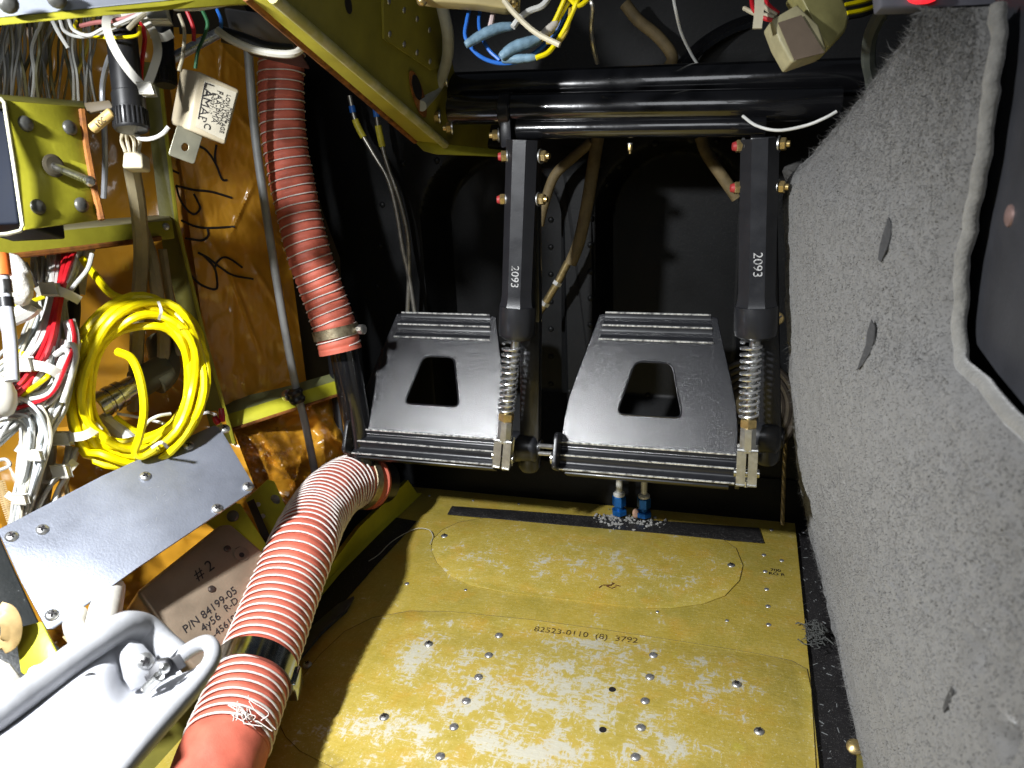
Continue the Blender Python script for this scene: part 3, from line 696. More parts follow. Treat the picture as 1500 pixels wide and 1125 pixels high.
h1, Q1, T1_, A1 = hose('ribbed_hose', [(414, 40, .87), (412, 140, .88), (419, 220, .89), (435, 300, .90), (452, 370, .905), (473, 430, .915), (489, 475, .92), (499, 515, .925)], .0252, .0105, .0008, 'red ribbed hose hanging from the top left along the amber insulation', 0, .985)
i = int(len(Q1) * .935); BAND = mat('stained_clamp_band', (.42, .36, .24), .4, .8, .4, 120, .2, 600, col2=(.12, .09, .05))
band(h1, Q1, T1_, i, .0262, .012, BAND)
sw = W(530, 483, .915); obj('clamp_screw', MB().lathe(sw + V((-.008, 0, 0)), V((1, -.2, .1)), [(0, .0045), (.006, .0045), (.0062, .006), (.012, .006), (.013, .004)], 8, False), ZINCP, h1)
obj('drop_pipe', MB().tube(cr(Ws([(502, 500, .94), (512, 560, .95), (524, 630, .97), (530, 680, .98)]), 6), .0175, 20), GLOSS, None, 'gloss black pipe dropping out of the hanging red hose', 'pipe')
obj('drop_pipe', MB().tube(cr(Ws([(490, 505, .99), (497, 580, 1.0), (502, 640, 1.0)]), 6), .010, 14), BLACK, None, 'thinner black pipe beside the gloss pipe under the hanging hose', 'pipe')

lower = [(540, 706, 1.01), (513, 707, .975), (487, 724, .93), (463, 757, .875), (442, 803, .805), (419, 860, .765), (396, 922, .725), (372, 985, .685), (348, 1050, .645), (325, 1110, .61), (298, 1185, .575)]
h2, Q2, T2_, A2 = hose('ribbed_hose', lower, .0338, .0086, .00105, 'big red ribbed hose lying from the pedal corner down to the front of the floor', .075, .90, .0016)
i = int(len(Q2) * .745); STBAND = mat('polished_band', (.45, .50, .53), .16, 1, .2, 60)
band(h2, Q2, T2_, i, .0349, .020, STBAND)
q = Q2[i]; s_ = T2_[i].cross(V((0, 0, 1))).normalized(); s_ = -s_ if s_.x < 0 else s_
obj('clamp_housing', MB().box(q + s_ * .0353 - V((0, 0, .012)), s_ * .004, T2_[i] * .010, V((0, 0, .009)), .001), STBAND, h2)
i = int(len(Q2) * .045); band(h2, Q2, T2_, i, .0345, .013, BAND)
obj('hose_bead', MB().lathe(Q2[0], T2_[0], [(-.004, .0328), (0, .0355), (.004, .0358), (.006, .034)], 44), HOSE, h2)
obj('hose_spigot', MB().lathe(Q2[0] - T2_[0] * .03, T2_[0], [(0, .029), (.035, .029)], 30), BLACK, h2)
# frayed cord strands at the cuff
b = MB()
for k in range(14):
    x, y = 352 + random.gauss(0, 9), 1035 + random.gauss(0, 8); x2, y2 = x + random.uniform(-6, 46), y + random.uniform(10, 50)
    dd = .607 + random.uniform(-.002, .003)
    b.tube(cr([W(x, y, dd), W(x * .66 + x2 * .34 + random.gauss(0, 8), y * .66 + y2 * .34 + random.gauss(0, 4), dd - .002), W(x * .3 + x2 * .7 + random.gauss(0, 9), y * .3 + y2 * .7 + random.gauss(0, 5), dd - .004), W(x2, y2, dd - .003)], 5), random.uniform(.0003, .0007), 4)
obj('frayed_cord', b, CORD, h2, kind='stuff')

# ================================================================ thin lines
GREYR = mat('grey_conduit', (.30, .31, .31), .5, .3, .25, 40)
cnd = thing('conduit_rod', W(462, 692, .97), 'thin grey rod running down across the amber insulation', 'rod')
obj('rod', MB().tube(cr(Ws([(361, 40, .80), (372, 180, .835), (385, 280, .86), (410, 440, .90), (432, 560, .935), (447, 620, .95), (463, 700, .97)]), 8), .0046, 12), GREYR, cnd)
obj('cushion_clamp', MB().lathe(W(431, 571, .93), W(437, 590, .935) - W(431, 571, .93), [(0, .0085), (.003, .0102), (.006, .0085), (.009, .0085), (.012, .0102), (.016, .0085)], 16), BLACKP, cnd)
obj('clamp_screw', MB().lathe(W(417, 580, .935), W(432, 577, .928) - W(417, 580, .935), [(0, .006), (.003, .0075), (.007, .0075), (.008, .005)], 14), STEEL, cnd)
LINE = mat('dull_steel_line', (.42, .40, .35), .36, .85, .3, 90)
for pts, lab in (([(512, 140), (522, 180), (545, 222), (568, 262), (581, 310), (590, 365), (600, 410), (608, 460)], 'left of two thin steel brake lines with yellow tags, kinked above the pedal'), ([(548, 140), (555, 190), (567, 240), (585, 292), (597, 345), (599, 400), (597, 460)], 'right of two thin steel brake lines with yellow tags, straighter above the pedal')):
    t = thing('brake_line', oY(*pts[-1], .94), lab, 'tube', 'steel brake lines')
    cp = cr([oY(x, y, .935) for x, y in pts], 8); obj('line_tube', MB().tube(cp, .0030, 10), LINE, t)
    k = 8 if lab[0] == 'l' else 8
    obj('tag_sleeve', MB().tube(cp[k - 1:k + 5], .0042, 12), mat('yellow_tag', (.55, .48, .04), .5, 0, .3, 300), t)
    obj('tag_sleeve', MB().tube(cp[k - 5:k - 2], .0040, 12), BLUEW, t, label='dark blue sleeve'); 
def cable(name, pts, r, mt, lab, cat, n=8, grp=None, parent=None, k=8):
    return obj(name, MB().tube(cr(Ws(pts), k), r, n), mt, parent, lab, cat, grp)
# brown braided hoses in front of the firewall
def bh(pts, r, lab, fit=None):
    t = thing('braided_hose', oY(*pts[-1], .93), lab, 'hose', 'brown braided hoses'); obj('hose_body', MB().tube(cr([oY(x, y, .93) for x, y in pts], 10), r, 12), BROWN, t)
    if fit: 
        obj('end_fitting', MB().tube([oY(x, y, .93) for x, y in fit], .0048, 12), mat('bronze_fitting', (.35, .27, .13), .35, .8, .4, 200), t)
        for q in (fit[1], fit[2]):
            p = oY(*q, .93); ax = oY(*fit[2], .93) - oY(*fit[1], .93); obj('fitting_collar', MB().lathe(p, ax, [(0, .0062), (.005, .0062)], 6, False), ZINCP, t)
bh([(876, 200), (868, 250), (858, 310), (848, 355), (836, 386)], .0075, 'brown braided hose curving down to a bronze end fitting between the foot wells', [(832, 384), (818, 412), (800, 442), (785, 465)])
bh([(866, 208), (838, 232), (812, 258), (797, 300), (790, 330)], .0060, 'thinner brown hose branching behind the centre cylinder')
bh([(1026, 200), (1036, 226), (1058, 258), (1080, 290)], .0068, 'short brown hose slanting behind the bolts near the carpet')
bh([(915, 5), (935, 30), (965, 55), (985, 85), (970, 110)], .0065, 'dark brown hose looping above the rear torque tube')
# steel control cable
cp = cr([oY(1156, 560, .93), oY(1150, 660, .93), oY(1146, 768, .93)], 40); b = MB()
for s in range(6):
    b.tube([p + V((math.cos(i * .8 + s * 1.047), math.sin(i * .8 + s * 1.047), 0)) * .0017 for i, p in enumerate(cp)], .0011, 5)
obj('control_cable', b, mat('oily_cable', (.30, .24, .14), .4, .8, .4, 300), None, 'twisted steel control cable running down beside the carpet edge', 'cable')
# pulley with dark windings by the outer spring
t = thing('cable_drum', oY(1105, 640, .90), 'round dark drum with a pale hub behind the outer brake spring', 'pulley')
c = oY(1098, 602, .90); DR = mat('dark_rubber_coil', (.035, .028, .022), .4, 0, .4, 60, coat=.2)
for k in range(5):
    R = .052 - .0078 * k; b = MB()
    ctr = c + V((0, .006 + .003 * k, 0)); b.tube([ctr + V((math.cos(a), 0, math.sin(a) * 1.15)) * R for a in np.linspace(0, 2 * math.pi, 49)], .0043, 8, False); obj('winding', b, DR, t)
obj('drum_hub', MB().lathe(c + V((0, .024, -.0)), (0, -1, 0), [(0, .022), (.004, .022), (.005, .020)], 28), mat('pale_hub', (.55, .50, .42), .5), t)
cs = thing('clevis_screw', oY(1139, 466, .90), 'small gold slotted screw head between cylinder and carpet edge', 'screw'); p = oY(1139, 466, .90)
obj('screw_head', MB().lathe(p, (0, -1, 0), [(0, .0072), (.003, .0072), (.004, .006)], 16), GOLD, cs); obj('screw_slot', MB().box(p + V((0, -.0041, 0)), (.004, 0, .004), (.0006, 0, -.0006), (0, .0003, 0)), INK, cs)
# carpet-wrapped roll end by the bolt
obj('padded_tube', MB().tube(cr([oY(1160, 240, .90), oY(1170, 268, .90), oY(1185, 300, .90)], 6), [.008] + [.0115] * 11 + [.011], 12), mat('dark_pad', (.07, .068, .065), .9, 0, .3, 300, 1, 500), None, 'short dark padded tube poking out by the carpet edge', 'tube')

# blue fittings on the floor at the firewall
for (x0, y0, y1, lab) in ((907, 752, 695, 'blue anodised fitting on its white line, the one nearer the red hoses'), (943, 755, 697, 'blue anodised fitting on its white line, the one nearer the carpet')):
    p = oY(x0, y0, .935); q = oY(x0 + 1, y1 - 14, .935); t = thing('blue_fitting', p, lab, 'fitting', 'blue line fittings'); ax = V((0, 0, 1)); h = (q - p).length
    obj('flange_nut', MB().lathe(p, ax, [(0, .0105), (.006, .0105), (.007, .0090)], 6, False), BLUEAN, t, sharp=20)
    obj('fitting_neck', MB().lathe(p + ax * .007, ax, [(0, .0058), (.005, .0058)], 16), BLUEAN, t)
    obj('hex_nut', MB().lathe(p + ax * .012, ax, [(0, .0082), (.001, .0092), (.014, .0092), (.0155, .0075)], 6, False, .2), BLUEAN, t, sharp=20)
    obj('nut_collar', MB().lathe(p + ax * .0275, ax, [(0, .0078), (.003, .0078), (.005, .0056)], 18), mat('pale_line', (.62, .62, .58), .4, .2), t)
    obj('white_line', MB().tube([p + ax * .031, p + ax * (h + .02)], .0043, 14), mat('pale_line', (.62, .62, .58), .4, .2), t)
b = MB()
for k in range(150):
    x = random.choice((random.gauss(900, 14), random.gauss(938, 16), random.uniform(870, 970))); p = oZ(x, random.gauss(763, 5.5) + (x - 920) * .06, .002); r = random.uniform(.0009, .0032)
    bm = bmesh.new(); bmesh.ops.create_icosphere(bm, subdivisions=1, radius=r)
    for v in bm.verts: v.co = p + v.co * random.uniform(.55, 1.35)
    b.frombm(bm, False)
obj('sealant_lump', b, mat('white_sealant', (.27, .265, .25), .8, 0, .5, 200, .5, 400), None, 'pale crumbly sealant around the two blue fittings', 'sealant', kind='stuff')
obj('sealant_flake', MB().ball(oY(931, 752, .93), .0055, 9, (.8, .5, 1.3)), mat('pink_sealant', (.45, .28, .20), .8, 0, .4, 200), None, 'pinkish sealant blob between the two blue fittings', 'sealant')

# tape strips on the floor
def tape(px, lab, mt=VELCRO, z=.0016, th=.0008): return obj('tape_strip', MB().plate(fz(px, z), th, .0002), mt, None, lab, 'tape')
def dense(px0, px1, n, z, lab, mt):
    pass
tape([(662, 741), (760, 748), (880, 757), (1000, 765), (1112, 773), (1119, 795), (1060, 790), (960, 780), (820, 768), (655, 753)], 'black tape strip across the floor along the firewall, smeared with sealant', mat('smeared_tape', (.014, .013, .013), .5, 0, .4, 50, .6, 600, dust=.6), .0024)
tape([(576, 757), (610, 763), (600, 775), (552, 826), (505, 880), (458, 925), (425, 960), (412, 945), (470, 862), (520, 805)], 'black hook tape strip along the flange beside the big red hose')
# thread, loose dark blade
obj('loose_thread', MB().tube(cr(fz([(540, 822), (555, 812), (572, 795), (592, 782), (612, 774), (628, 776), (634, 785), (630, 797)], .0028), 6), .0006, 5), mat('grey_thread', (.4, .38, .3), .8), None, 'loose pale thread lying on the floor by the hook tape', 'thread')
b = MB(); A_ = fz([(519, 872), (508, 893), (470, 925), (440, 962), (428, 978), (412, 990), (420, 962), (455, 918), (495, 884)], .005); b.plate(A_, .004, .0010)
obj('plastic_wedge', b, mat('dark_grey_blade', (.05, .055, .065), .4, 0, .4, 60), None, 'dark pointed plastic wedge lying beside the big red hose', 'plastic wedge')
# debris in the black channel
b = MB(); q = oZ(1195, 928, .004)
for k in range(75):
    a = q + V((random.gauss(0, .0055), random.gauss(0, .009), abs(random.gauss(0, .0025)))); w3 = [a]
    for _ in range(4): w3.append(w3[-1] + V((random.gauss(0, .0028), random.gauss(0, .0035), random.gauss(0, .0012))))
    b.tube(cr(w3, 3), random.uniform(.0002, .0007), 4)
obj('lint_clump', b, mat('grey_lint', (.075, .078, .074), .95), None, 'grey-green lint clump in the black channel by the carpet', 'lint', kind='stuff')
b = MB()
for k in range(48):
    y = random.uniform(.45, .95); a = V((random.uniform(.083, .106), y, -.0056)); th = random.uniform(0, 6.28); l = random.uniform(.0006, .003)
    b.box(a, V((math.cos(th), math.sin(th), 0)) * l, V((-math.sin(th), math.cos(th), 0)) * .0003, V((0, 0, .0002)))
obj('debris', b, mat('pale_debris', (.2, .21, .21), .9), None, 'pale specks of debris scattered in the black channel', 'debris', kind='stuff')
t = thing('channel_screw', oZ(1252, 1098, 0), 'brass coloured screw in its clip at the carpet foot', 'screw'); p = oZ(1252, 1095, .003)
obj('screw_head', MB().lathe(p, V((-.1, -.4, 1)), [(0, .0068), (.002, .0068), (.0045, .004), (.005, .0002)], 16), GOLD, t)
obj('clip', MB().box(p + V((.006, -.018, -.002)), (.006, -.004, 0), (.002, .016, 0), (0, 0, .001), .0005), mat('brass_clip', (.3, .26, .06), .4, .7), t)
# ================================================================ frames, beam and fittings on the outboard side
def rv(parent, pts, d, me=None, n=None, s=1.):
    for q in pts:
        p = W(q[0], q[1], q[2] if len(q) > 2 else d); inst('rivet', me or RVS, parent, frame(p, n if n is not None else (CAM - p)) @ Matrix.Scale(s, 4))
def planeof(a, b_, c):
    n = (b_ - a).cross(c - a).normalized(); return a, (n if n.dot(CAM - a) > 0 else -n)
# wall frame: upright, rail and longeron
t = thing('wall_frame', W(320, 640, .88), 'yellow-green upright frame member and rail on the side wall by the yellow coil', 'frame')
obj('upright', MB().plate(Ws([(206, 90, .80), (232, 92, .80), (243, 200, .82), (258, 325, .84), (300, 500, .87), (342, 650, .90), (318, 660, .90), (282, 540, .87), (238, 360, .84), (222, 220, .82)]), .008, .001), OLIVE, t)
obj('upright_edge', MB().tube(Ws([(232, 92, .797), (244, 200, .817), (259, 325, .837), (301, 500, .867), (343, 650, .897)]), .0022, 6), GREEN, t)
a, b_, c_, d_ = (-40, 350, .64), (252, 322, .80), (256, 349, .80), (-40, 382, .64)
obj('rail_face', MB().plate(Ws([a, b_, c_, d_]), .003, .0006), GREEN, t)
obj('rail_ledge', MB().plate(Ws([(-40, 350, .641), (252, 322, .801), (246, 314, .85), (-40, 335, .68)]), .003, .0006), mat('pale_ledge', (.40, .36, .20), .5, 0, .3, 40), t)
obj('rusty_edge', MB().tube(Ws([(-40, 382, .638), (100, 366, .70), (235, 349, .785)]), .0026, 6), GREEN_RUST, t)
rv(t, [(243, 332, .792)], 0, RV, s=.8)
t = thing('longeron', W(330, 640, .90), 'bright yellow-green longeron under the amber insulation where the grey rod is clamped', 'frame')
obj('top_web', MB().plate(Ws([(316, 612, .915), (420, 580, .955), (500, 555, .99), (500, 543, 1.0), (420, 566, .97), (314, 590, .935)]), .003, .0005), mat('grey_green_web', (.22, .23, .10), .5, 0, .3, 30), t)
obj('front_face', MB().plate(Ws([(316, 612, .914), (500, 555, .989), (503, 575, .985), (322, 634, .905)]), .003, .0006), mat('bright_primer', (.52, .50, .03)), t)
obj('rusty_edge', MB().tube(Ws([(322, 635, .903), (503, 576, .983)]), .002, 6), GREEN_RUST, t)
# gusset bracket with a captive pin, upper left
t = thing('control_bracket', W(30, 340, .56), 'olive riveted bracket box with a steel pin through its face', 'bracket')
fc = Ws([(8, 147, .545), (125, 157, .60), (136, 265, .605), (147, 322, .605), (36, 337, .55), (22, 240, .547)])
obj('bracket_face', MB().plate(fc, .0025, .0006), mat('olive_bracket', (.33, .31, .02), .48, 0, .3, 30, .1, 300), t)
obj('bracket_top', MB().plate(Ws([(-30, 146, .53), (8, 147, .545), (125, 157, .60), (122, 148, .64), (0, 138, .58), (-30, 138, .57)]), .002, .0004), OLIVE, t)
obj('bracket_lip', MB().tube(Ws([(-30, 345, .53), (10, 343, .541), (30, 338, .5455), (33, 330, .5455), (20, 240, .543), (6, 150, .5425), (0, 143, .541)]), .0014, 8), mat('worn_lip', (.55, .54, .40), .4, .2), t)
obj('dark_box', MB().prism(Ws([(-60, 158, .56), (7, 158, .56), (27, 328, .56), (-60, 332, .56)]), FW * .06, .002), mat('dark_blue_box', (.010, .013, .022), .7, spec=.15), t)
obj('rusty_edge', MB().tube(Ws([(120, 160, .596), (127, 215, .60), (137, 270, .603), (149, 322, .603)]), .0026, 6), GREEN_RUST, t)
_, fn = planeof(fc[0], fc[1], fc[4])
DRV = with_mat(dome(.0058, .0024, 14).mesh('rivet'), mat('grey_rivet', (.12, .12, .11), .4, .6, .3, 200))
for x, y in ((38, 181), (103, 187), (56, 303), (120, 300)): inst('rivet', DRV, t, frame(oP(x, y, fc[0], fn), fn))
p = oP(78, 243, fc[0], fn); obj('pin_grommet', MB().lathe(p, fn, [(0, .0085), (.001, .0085), (.0018, .0065)], 20), mat('brown_grommet', (.06, .05, .03), .6), t)
e = W(133, 266, .55); obj('pin', MB().lathe(p, e - p, [(0, .0028), ((e - p).length - .004, .0028), ((e - p).length - .0035, .0036), ((e - p).length, .0036), ((e - p).length + .001, .002)], 14), STEEL, t)
# glare shield shelf top left
t = thing('panel_shelf', W(100, 20, .5), 'pale bluish shelf with a yellow-green front edge along the top left', 'shelf')
obj('shelf_face', MB().plate(Ws([(-40, 32, .46), (0, 25, .47), (240, 1, .53), (330, -12, .55), (330, -70, .55), (-40, -70, .46)]), .004, .0008), mat('pale_blue_metal', (.52, .56, .66), .45, .3, .25, 20), t)
obj('shelf_edge', MB().plate(Ws([(-40, 33, .458), (0, 26, .468), (240, 2, .528), (385, -14, .558), (372, 6, .558), (240, 14, .53), (0, 37, .468), (-40, 41, .458)]), .006, .001), GREEN, t)
rv(t, [(12, 5, .465), (83, -2, .483)], 0, DRV)
# big diagonal beam
t = thing('support_beam', W(640, 215, .86), 'large yellow-green sloping support beam with a rusty lower edge, below the instrument panel', 'beam')
L0, L1, R0, R1 = W(360, -4, .52), W(608, 207, .84), W(400, -4, .515), W(652, 212, .85)
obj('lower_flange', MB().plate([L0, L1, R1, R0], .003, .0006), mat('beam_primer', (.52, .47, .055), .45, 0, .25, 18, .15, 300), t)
b = MB().tube([R0.lerp(R1, k / 10) for k in range(11)], .0042, 10); obj('flange_bend', b, mat('rubbed_primer', (.46, .44, .14), .4, 0, .3, 60, col2=(.60, .58, .36), thr=(.45, .7)), t)
b = MB().tube([L0.lerp(L1, k / 10) for k in range(11)], .0028, 8); obj('rusty_edge', b, GREEN_RUST, t)
wb = Ws([(400, -4, .518), (652, 212, .853), (742, 222, .90), (745, 150, .93), (668, 118, .87), (655, 60, .80), (648, -60, .72), (420, -60, .53)])
pw, nw = planeof(wb[0], wb[1], wb[6]); OW = lambda x, y, o=0: oP(x, y, pw + nw * o, nw)
wb = [OW(x, y) for x, y in ((400, -4), (652, 212), (742, 222), (745, 150), (668, 118), (655, 60), (648, -60), (420, -60))]
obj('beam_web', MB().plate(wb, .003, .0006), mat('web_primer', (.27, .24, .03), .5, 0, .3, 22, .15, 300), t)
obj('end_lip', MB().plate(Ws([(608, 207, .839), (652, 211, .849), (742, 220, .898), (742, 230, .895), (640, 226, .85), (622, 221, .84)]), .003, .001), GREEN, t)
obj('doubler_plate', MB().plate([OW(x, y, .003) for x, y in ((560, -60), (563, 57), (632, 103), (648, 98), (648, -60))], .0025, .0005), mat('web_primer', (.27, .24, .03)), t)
for x, y in ((570, 2), (592, 15), (611, 28), (629, 44), (571, 50), (592, 65), (611, 77), (630, 90)): inst('rivet', RVS, t, frame(OW(x, y, .003), nw) @ Matrix.Scale(.9, 4))
def ovalpts(cx, cy, a, c, rot, n=24): return [(cx + a * math.cos(k / n * 6.283) * math.cos(rot) - c * math.sin(k / n * 6.283) * math.sin(rot), cy + a * math.cos(k / n * 6.283) * math.sin(rot) + c * math.sin(k / n * 6.283) * math.cos(rot)) for k in range(n)]
q = [OW(x, y, .0026) for x, y in ovalpts(613, 138, 8, 36, -.28)]; obj('hole_rust_ring', MB().plate(q, .001, .0002), GREEN_RUST, t)
q = [OW(x, y, .0032) for x, y in ovalpts(611, 128, 6, 19, -.22)]; obj('lightening_hole', MB().plate(q, .0008), INK, t)
q = [OW(x, y, .0010) for x, y in ovalpts(511, 7, 4.5, 14, -.15)]; obj('slot_hole', MB().plate(q, .0008), INK, t)
obj('grey_hose', MB().tube(cr([OW(617, 155, .004), W(640, 128, .80), W(654, 90, .76), W(656, 50, .72), W(648, 10, .70), W(640, -40, .68)], 8), .0056, 12), mat('translucent_grey', (.33, .34, .30), .5, 0, .2, 50), None, 'grey flexible tube looping out of the hole in the sloping beam', 'tube')
# black box behind the shelf
t = thing('black_module', W(370, 75, .62), 'black module behind the beam top above the hanging red hose', 'module')
obj('housing', MB().prism(Ws([(325, 8, .62), (395, 20, .62), (438, 70, .66), (335, 45, .63)]), FW * .05, .003), BLACKP, t)
obj('underside_strap', MB().tube(cr(Ws([(325, 50, .61), (352, 58, .615), (390, 72, .62), (428, 76, .63)]), 6), .006, 10), BLACKP, t)
cable('cable_tie', [(318, 44, .60), (338, 58, .60), (370, 72, .60), (405, 79, .605), (432, 78, .61), (446, 66, .62)], .0030, NYLON, 'white tie strap arching over the top of the hanging red hose', 'tie')
# low voltage relay box
t = thing('relay_box', W(272, 232, .60), 'cream relay box with black printing hanging by the amber insulation', 'relay')
f4 = Ws([(290, 104, .585), (352, 132, .60), (331, 213, .60), (274, 190, .585)]); off = W(264, 99, .615) - W(290, 104, .585)
BX = mat('cream_plastic', (.38, .325, .225), .45, 0, .15, 50, .05, 200)
obj('relay_case', MB().prism(f4, off, .0022), BX, t)
p_, n_ = planeof(f4[0], f4[1], f4[2]); ln = f4[3] - f4[0]
lab4 = [f4[0].lerp(f4[1], .18).lerp(f4[3].lerp(f4[2], .18), .10), f4[0].lerp(f4[1], .93).lerp(f4[3].lerp(f4[2], .93), .07), f4[0].lerp(f4[1], .93).lerp(f4[3].lerp(f4[2], .93), .93), f4[0].lerp(f4[1], .18).lerp(f4[3].lerp(f4[2], .18), .90)]
obj('paper_label', MB().plate([q + n_ * .0006 for q in lab4], .0004), mat('label_paper', (.42, .385, .30), .6), t)
H = ln.length
def lrow(s, u, size, sx=1., v=.5):
    p = f4[0].lerp(f4[1], u).lerp(f4[3].lerp(f4[2], u), v) + n_ * .0009
    obj('printed_line', text(s, frame(p, n_, ln), size * .78, th=.0001, sx=sx), INK, t)
lrow('LAMAR', .29, .0108, 1.15, .46); lrow('B-00371-2', .44, .0046, 1.1, .42); lrow('FAA-PMA', .565, .0078, 1.0, .44); lrow('MONITOR', .68, .0054, 1., .5); lrow('LOW VOLTAGE', .785, .0054, 1.0, .5); lrow('MODEL', .885, .0048, 1., .5); lrow('C', .44, .0085, 1., .82)
ub = f4[0].lerp(f4[1], .27 - .085) + n_ * .0009
obj('printed_line', MB().box(f4[0].lerp(f4[1], .20).lerp(f4[3].lerp(f4[2], .20), .46) + n_ * .0009, ln * .30, (f4[1] - f4[0]) * .008, n_ * .0001), INK, t)
tb = flat([rnd_poly([(-.0095, -.012), (.0095, -.012), (.0095, .012), (-.0095, .012)], .002, 3), ovalpts(0, -.002, .0025, .0032, 0, 14)], .0016, .0003, 'mounting_tab')
tb.transform(frame(W(272, 212, .597), n_, W(290, 202, .6) - W(260, 192, .597))); obj('mounting_tab', tb, mat('tab_metal', (.28, .27, .20), .4, .7), t)
cable('relay_wire', [(247, 186, .60), (238, 196, .60), (222, 203, .60), (206, 203, .60), (197, 195, .60)], .0017, WHITE, 'white wire curling from the relay box to the black fuse holder', 'wire')
# black inline fuse holders
def fuse(p0, p1, r, lab):
    a, b_ = W(*p0), W(*p1); ax = b_ - a; L = ax.length; t = thing('fuse_holder', b_, lab, 'fuse holder', 'black fuse holders')
    obj('fuse_body', MB().lathe(a, ax, [(0, r * .7), (.003, r * .93), (L * .66, r * .93), (L * .67, r), (L * .80, r)], 22), BLACKP, t)
    pr = [(L * .80 + .0002, r * 1.02), (L * .98, r * 1.05), (L, r * .95)]; n = 40; b = MB().lathe(a, ax, pr, 26)
    o1 = ax.normalized().orthogonal().normalized(); o2 = ax.normalized().cross(o1)
    obj('fuse_cap', b, BLACKP, t); k_ = MB()
    for k in range(26):
        w_ = o1 * math.cos(k / 26 * 6.283) + o2 * math.sin(k / 26 * 6.283); k_.tube([a + ax * .82 + w_ * r * 1.04, a + ax * .975 + w_ * r * 1.05], .0008, 5)
    obj('cap_knurling', k_, BLACKP, t, kind='stuff')
fuse((176, 30, .59), (193, 191, .59), .0118, 'larger black fuse holder with a knurled cap, inside the white tie loop')
fuse((238, -5, .63), (243, 126, .63), .0080, 'slimmer black fuse holder behind the relay box')
def strap(name, pts, wd, th, lab, head=None, grp='cable ties', parent=None, mt=None):
    """flat nylon strap with its head"""
    P = cr(Ws(pts), 8); b = MB()
    m = len(P); T = [(P[min(i + 1, m - 1)] - P[max(i - 1, 0)]).normalized() for i in range(m)]; vs = []
    for p, t_ in zip(P, T):
        n = (CAM - p).normalized(); s = t_.cross(n).normalized(); n = s.cross(t_)
        vs += [p + s * wd + n * th, p - s * wd + n * th, p - s * wd - n * th, p + s * wd - n * th]
    fs = [(i * 4 + k, i * 4 + (k + 1) % 4, i * 4 + 4 + (k + 1) % 4, i * 4 + 4 + k) for i in range(m - 1) for k in range(4)]; fs += [(3, 2, 1, 0), tuple((m - 1) * 4 + k for k in range(4))]
    b.add(vs, fs, True)
    if parent is None:
        t = thing(name, P[-1], lab, 'cable tie', grp); obj('strap', b, mt or NYLON, t)
        if head: hp = W(*head); obj('tie_head', MB().box(hp, RT * wd * 1.5, (DN + RT * .3).normalized() * wd * 1.3, FW * wd * 1.0, wd * .3), mt or NYLON, t)
        return t
    o = obj('cable_tie', b, mt or NYLON, parent)
    if head: hp = W(*head); obj('tie_head', MB().box(hp, RT * wd * 1.5, (DN + RT * .3).normalized() * wd * 1.3, FW * wd * 1.0, wd * .3), mt or NYLON, parent)
strap('tie_loop', [(213, 130, .565), (190, 105, .563), (168, 72, .56), (156, 40, .56), (160, 22, .565), (182, 18, .575), (208, 26, .575), (226, 50, .57), (231, 76, .567), (224, 103, .565), (215, 126, .566)], .0029, .0006, 'large loose white nylon tie loop hanging over the black fuse holder', (215, 131, .562))
strap('tie_loop', [(222, 50, .62), (238, 55, .615), (252, 49, .62)], .0032, .0006, 'white tie wrapped round the slimmer black fuse holder', None)
strap('tie_loop', [(175, 22, .575), (200, 20, .57), (224, 18, .565), (244, 22, .57)], .0040, .001, 'short white tie tail lying under the pale shelf edge', (232, 22, .563))
# tan capacitor and cream sleeves
t = thing('capacitor', W(150, 178, .58), 'small tan cylindrical part with printed band beside the bracket box', 'capacitor'); a, b_ = W(134, 190, .58), W(165, 164, .58)
obj('capacitor_body', MB().lathe(a, b_ - a, [(0, .0028), (.001, .0040), ((b_ - a).length - .001, .0040), ((b_ - a).length, .0028)], 16), mat('tan_part', (.55, .38, .14), .5), t)
q = (a + b_) / 2; obj('printed_mark', text('100V', frame(q + (CAM - q).normalized() * .0041, CAM - q, b_ - a), .006, th=.0001), INK, t)
obj('bracket_clip', MB().plate(Ws([(122, 150, .60), (160, 146, .60), (166, 158, .60), (128, 166, .60)]), .004, .001), mat('brown_clip', (.10, .075, .04), .6), None, 'brown clip on the top corner of the bracket box', 'clip')
t = thing('white_connector', W(195, 232, .62), 'cream block connector below the larger fuse holder', 'connector')
obj('connector_body', MB().prism(Ws([(180, 222, .62), (207, 222, .62), (209, 246, .62), (178, 246, .62)]), FW * .015, .002), CREAM, t)
for x in (184, 190, 197, 203): obj('wire_lead', MB().tube(cr(Ws([(x, 223, .622), (x - 4 + (x - 190) * .4, 205, .62), (184 + (x - 190) * .3, 190, .61)]), 4), .0014, 6), CREAM, t)
for pts, r, lab in (([(192, 240, .66), (202, 300, .69), (207, 370, .73), (203, 440, .76), (200, 520, .78), (196, 600, .80)], .0068, 'wide cream sleeve running straight down behind the yellow coil'), ([(206, 330, .74), (222, 380, .75), (232, 440, .77), (240, 500, .79), (236, 560, .80)], .0062, 'second cream sleeve slanting down behind the top of the yellow coil'),
                    ([(238, 365, .78), (246, 420, .79), (256, 470, .80), (262, 520, .81)], .0042, 'narrow cream sleeve closest to the green upright'), ([(152, 290, .64), (154, 240, .63), (153, 190, .62), (150, 130, .62), (160, 85, .60), (172, 75, .59)], .0022, 'thin grey wire bowed down beside the larger fuse holder')):
    cable('cream_sleeve', pts, r, mat('dull_cream_sleeve', (.26, .22, .13), .6, 0, .3, 40) if r > .003 else GREYW, lab, 'sleeve')
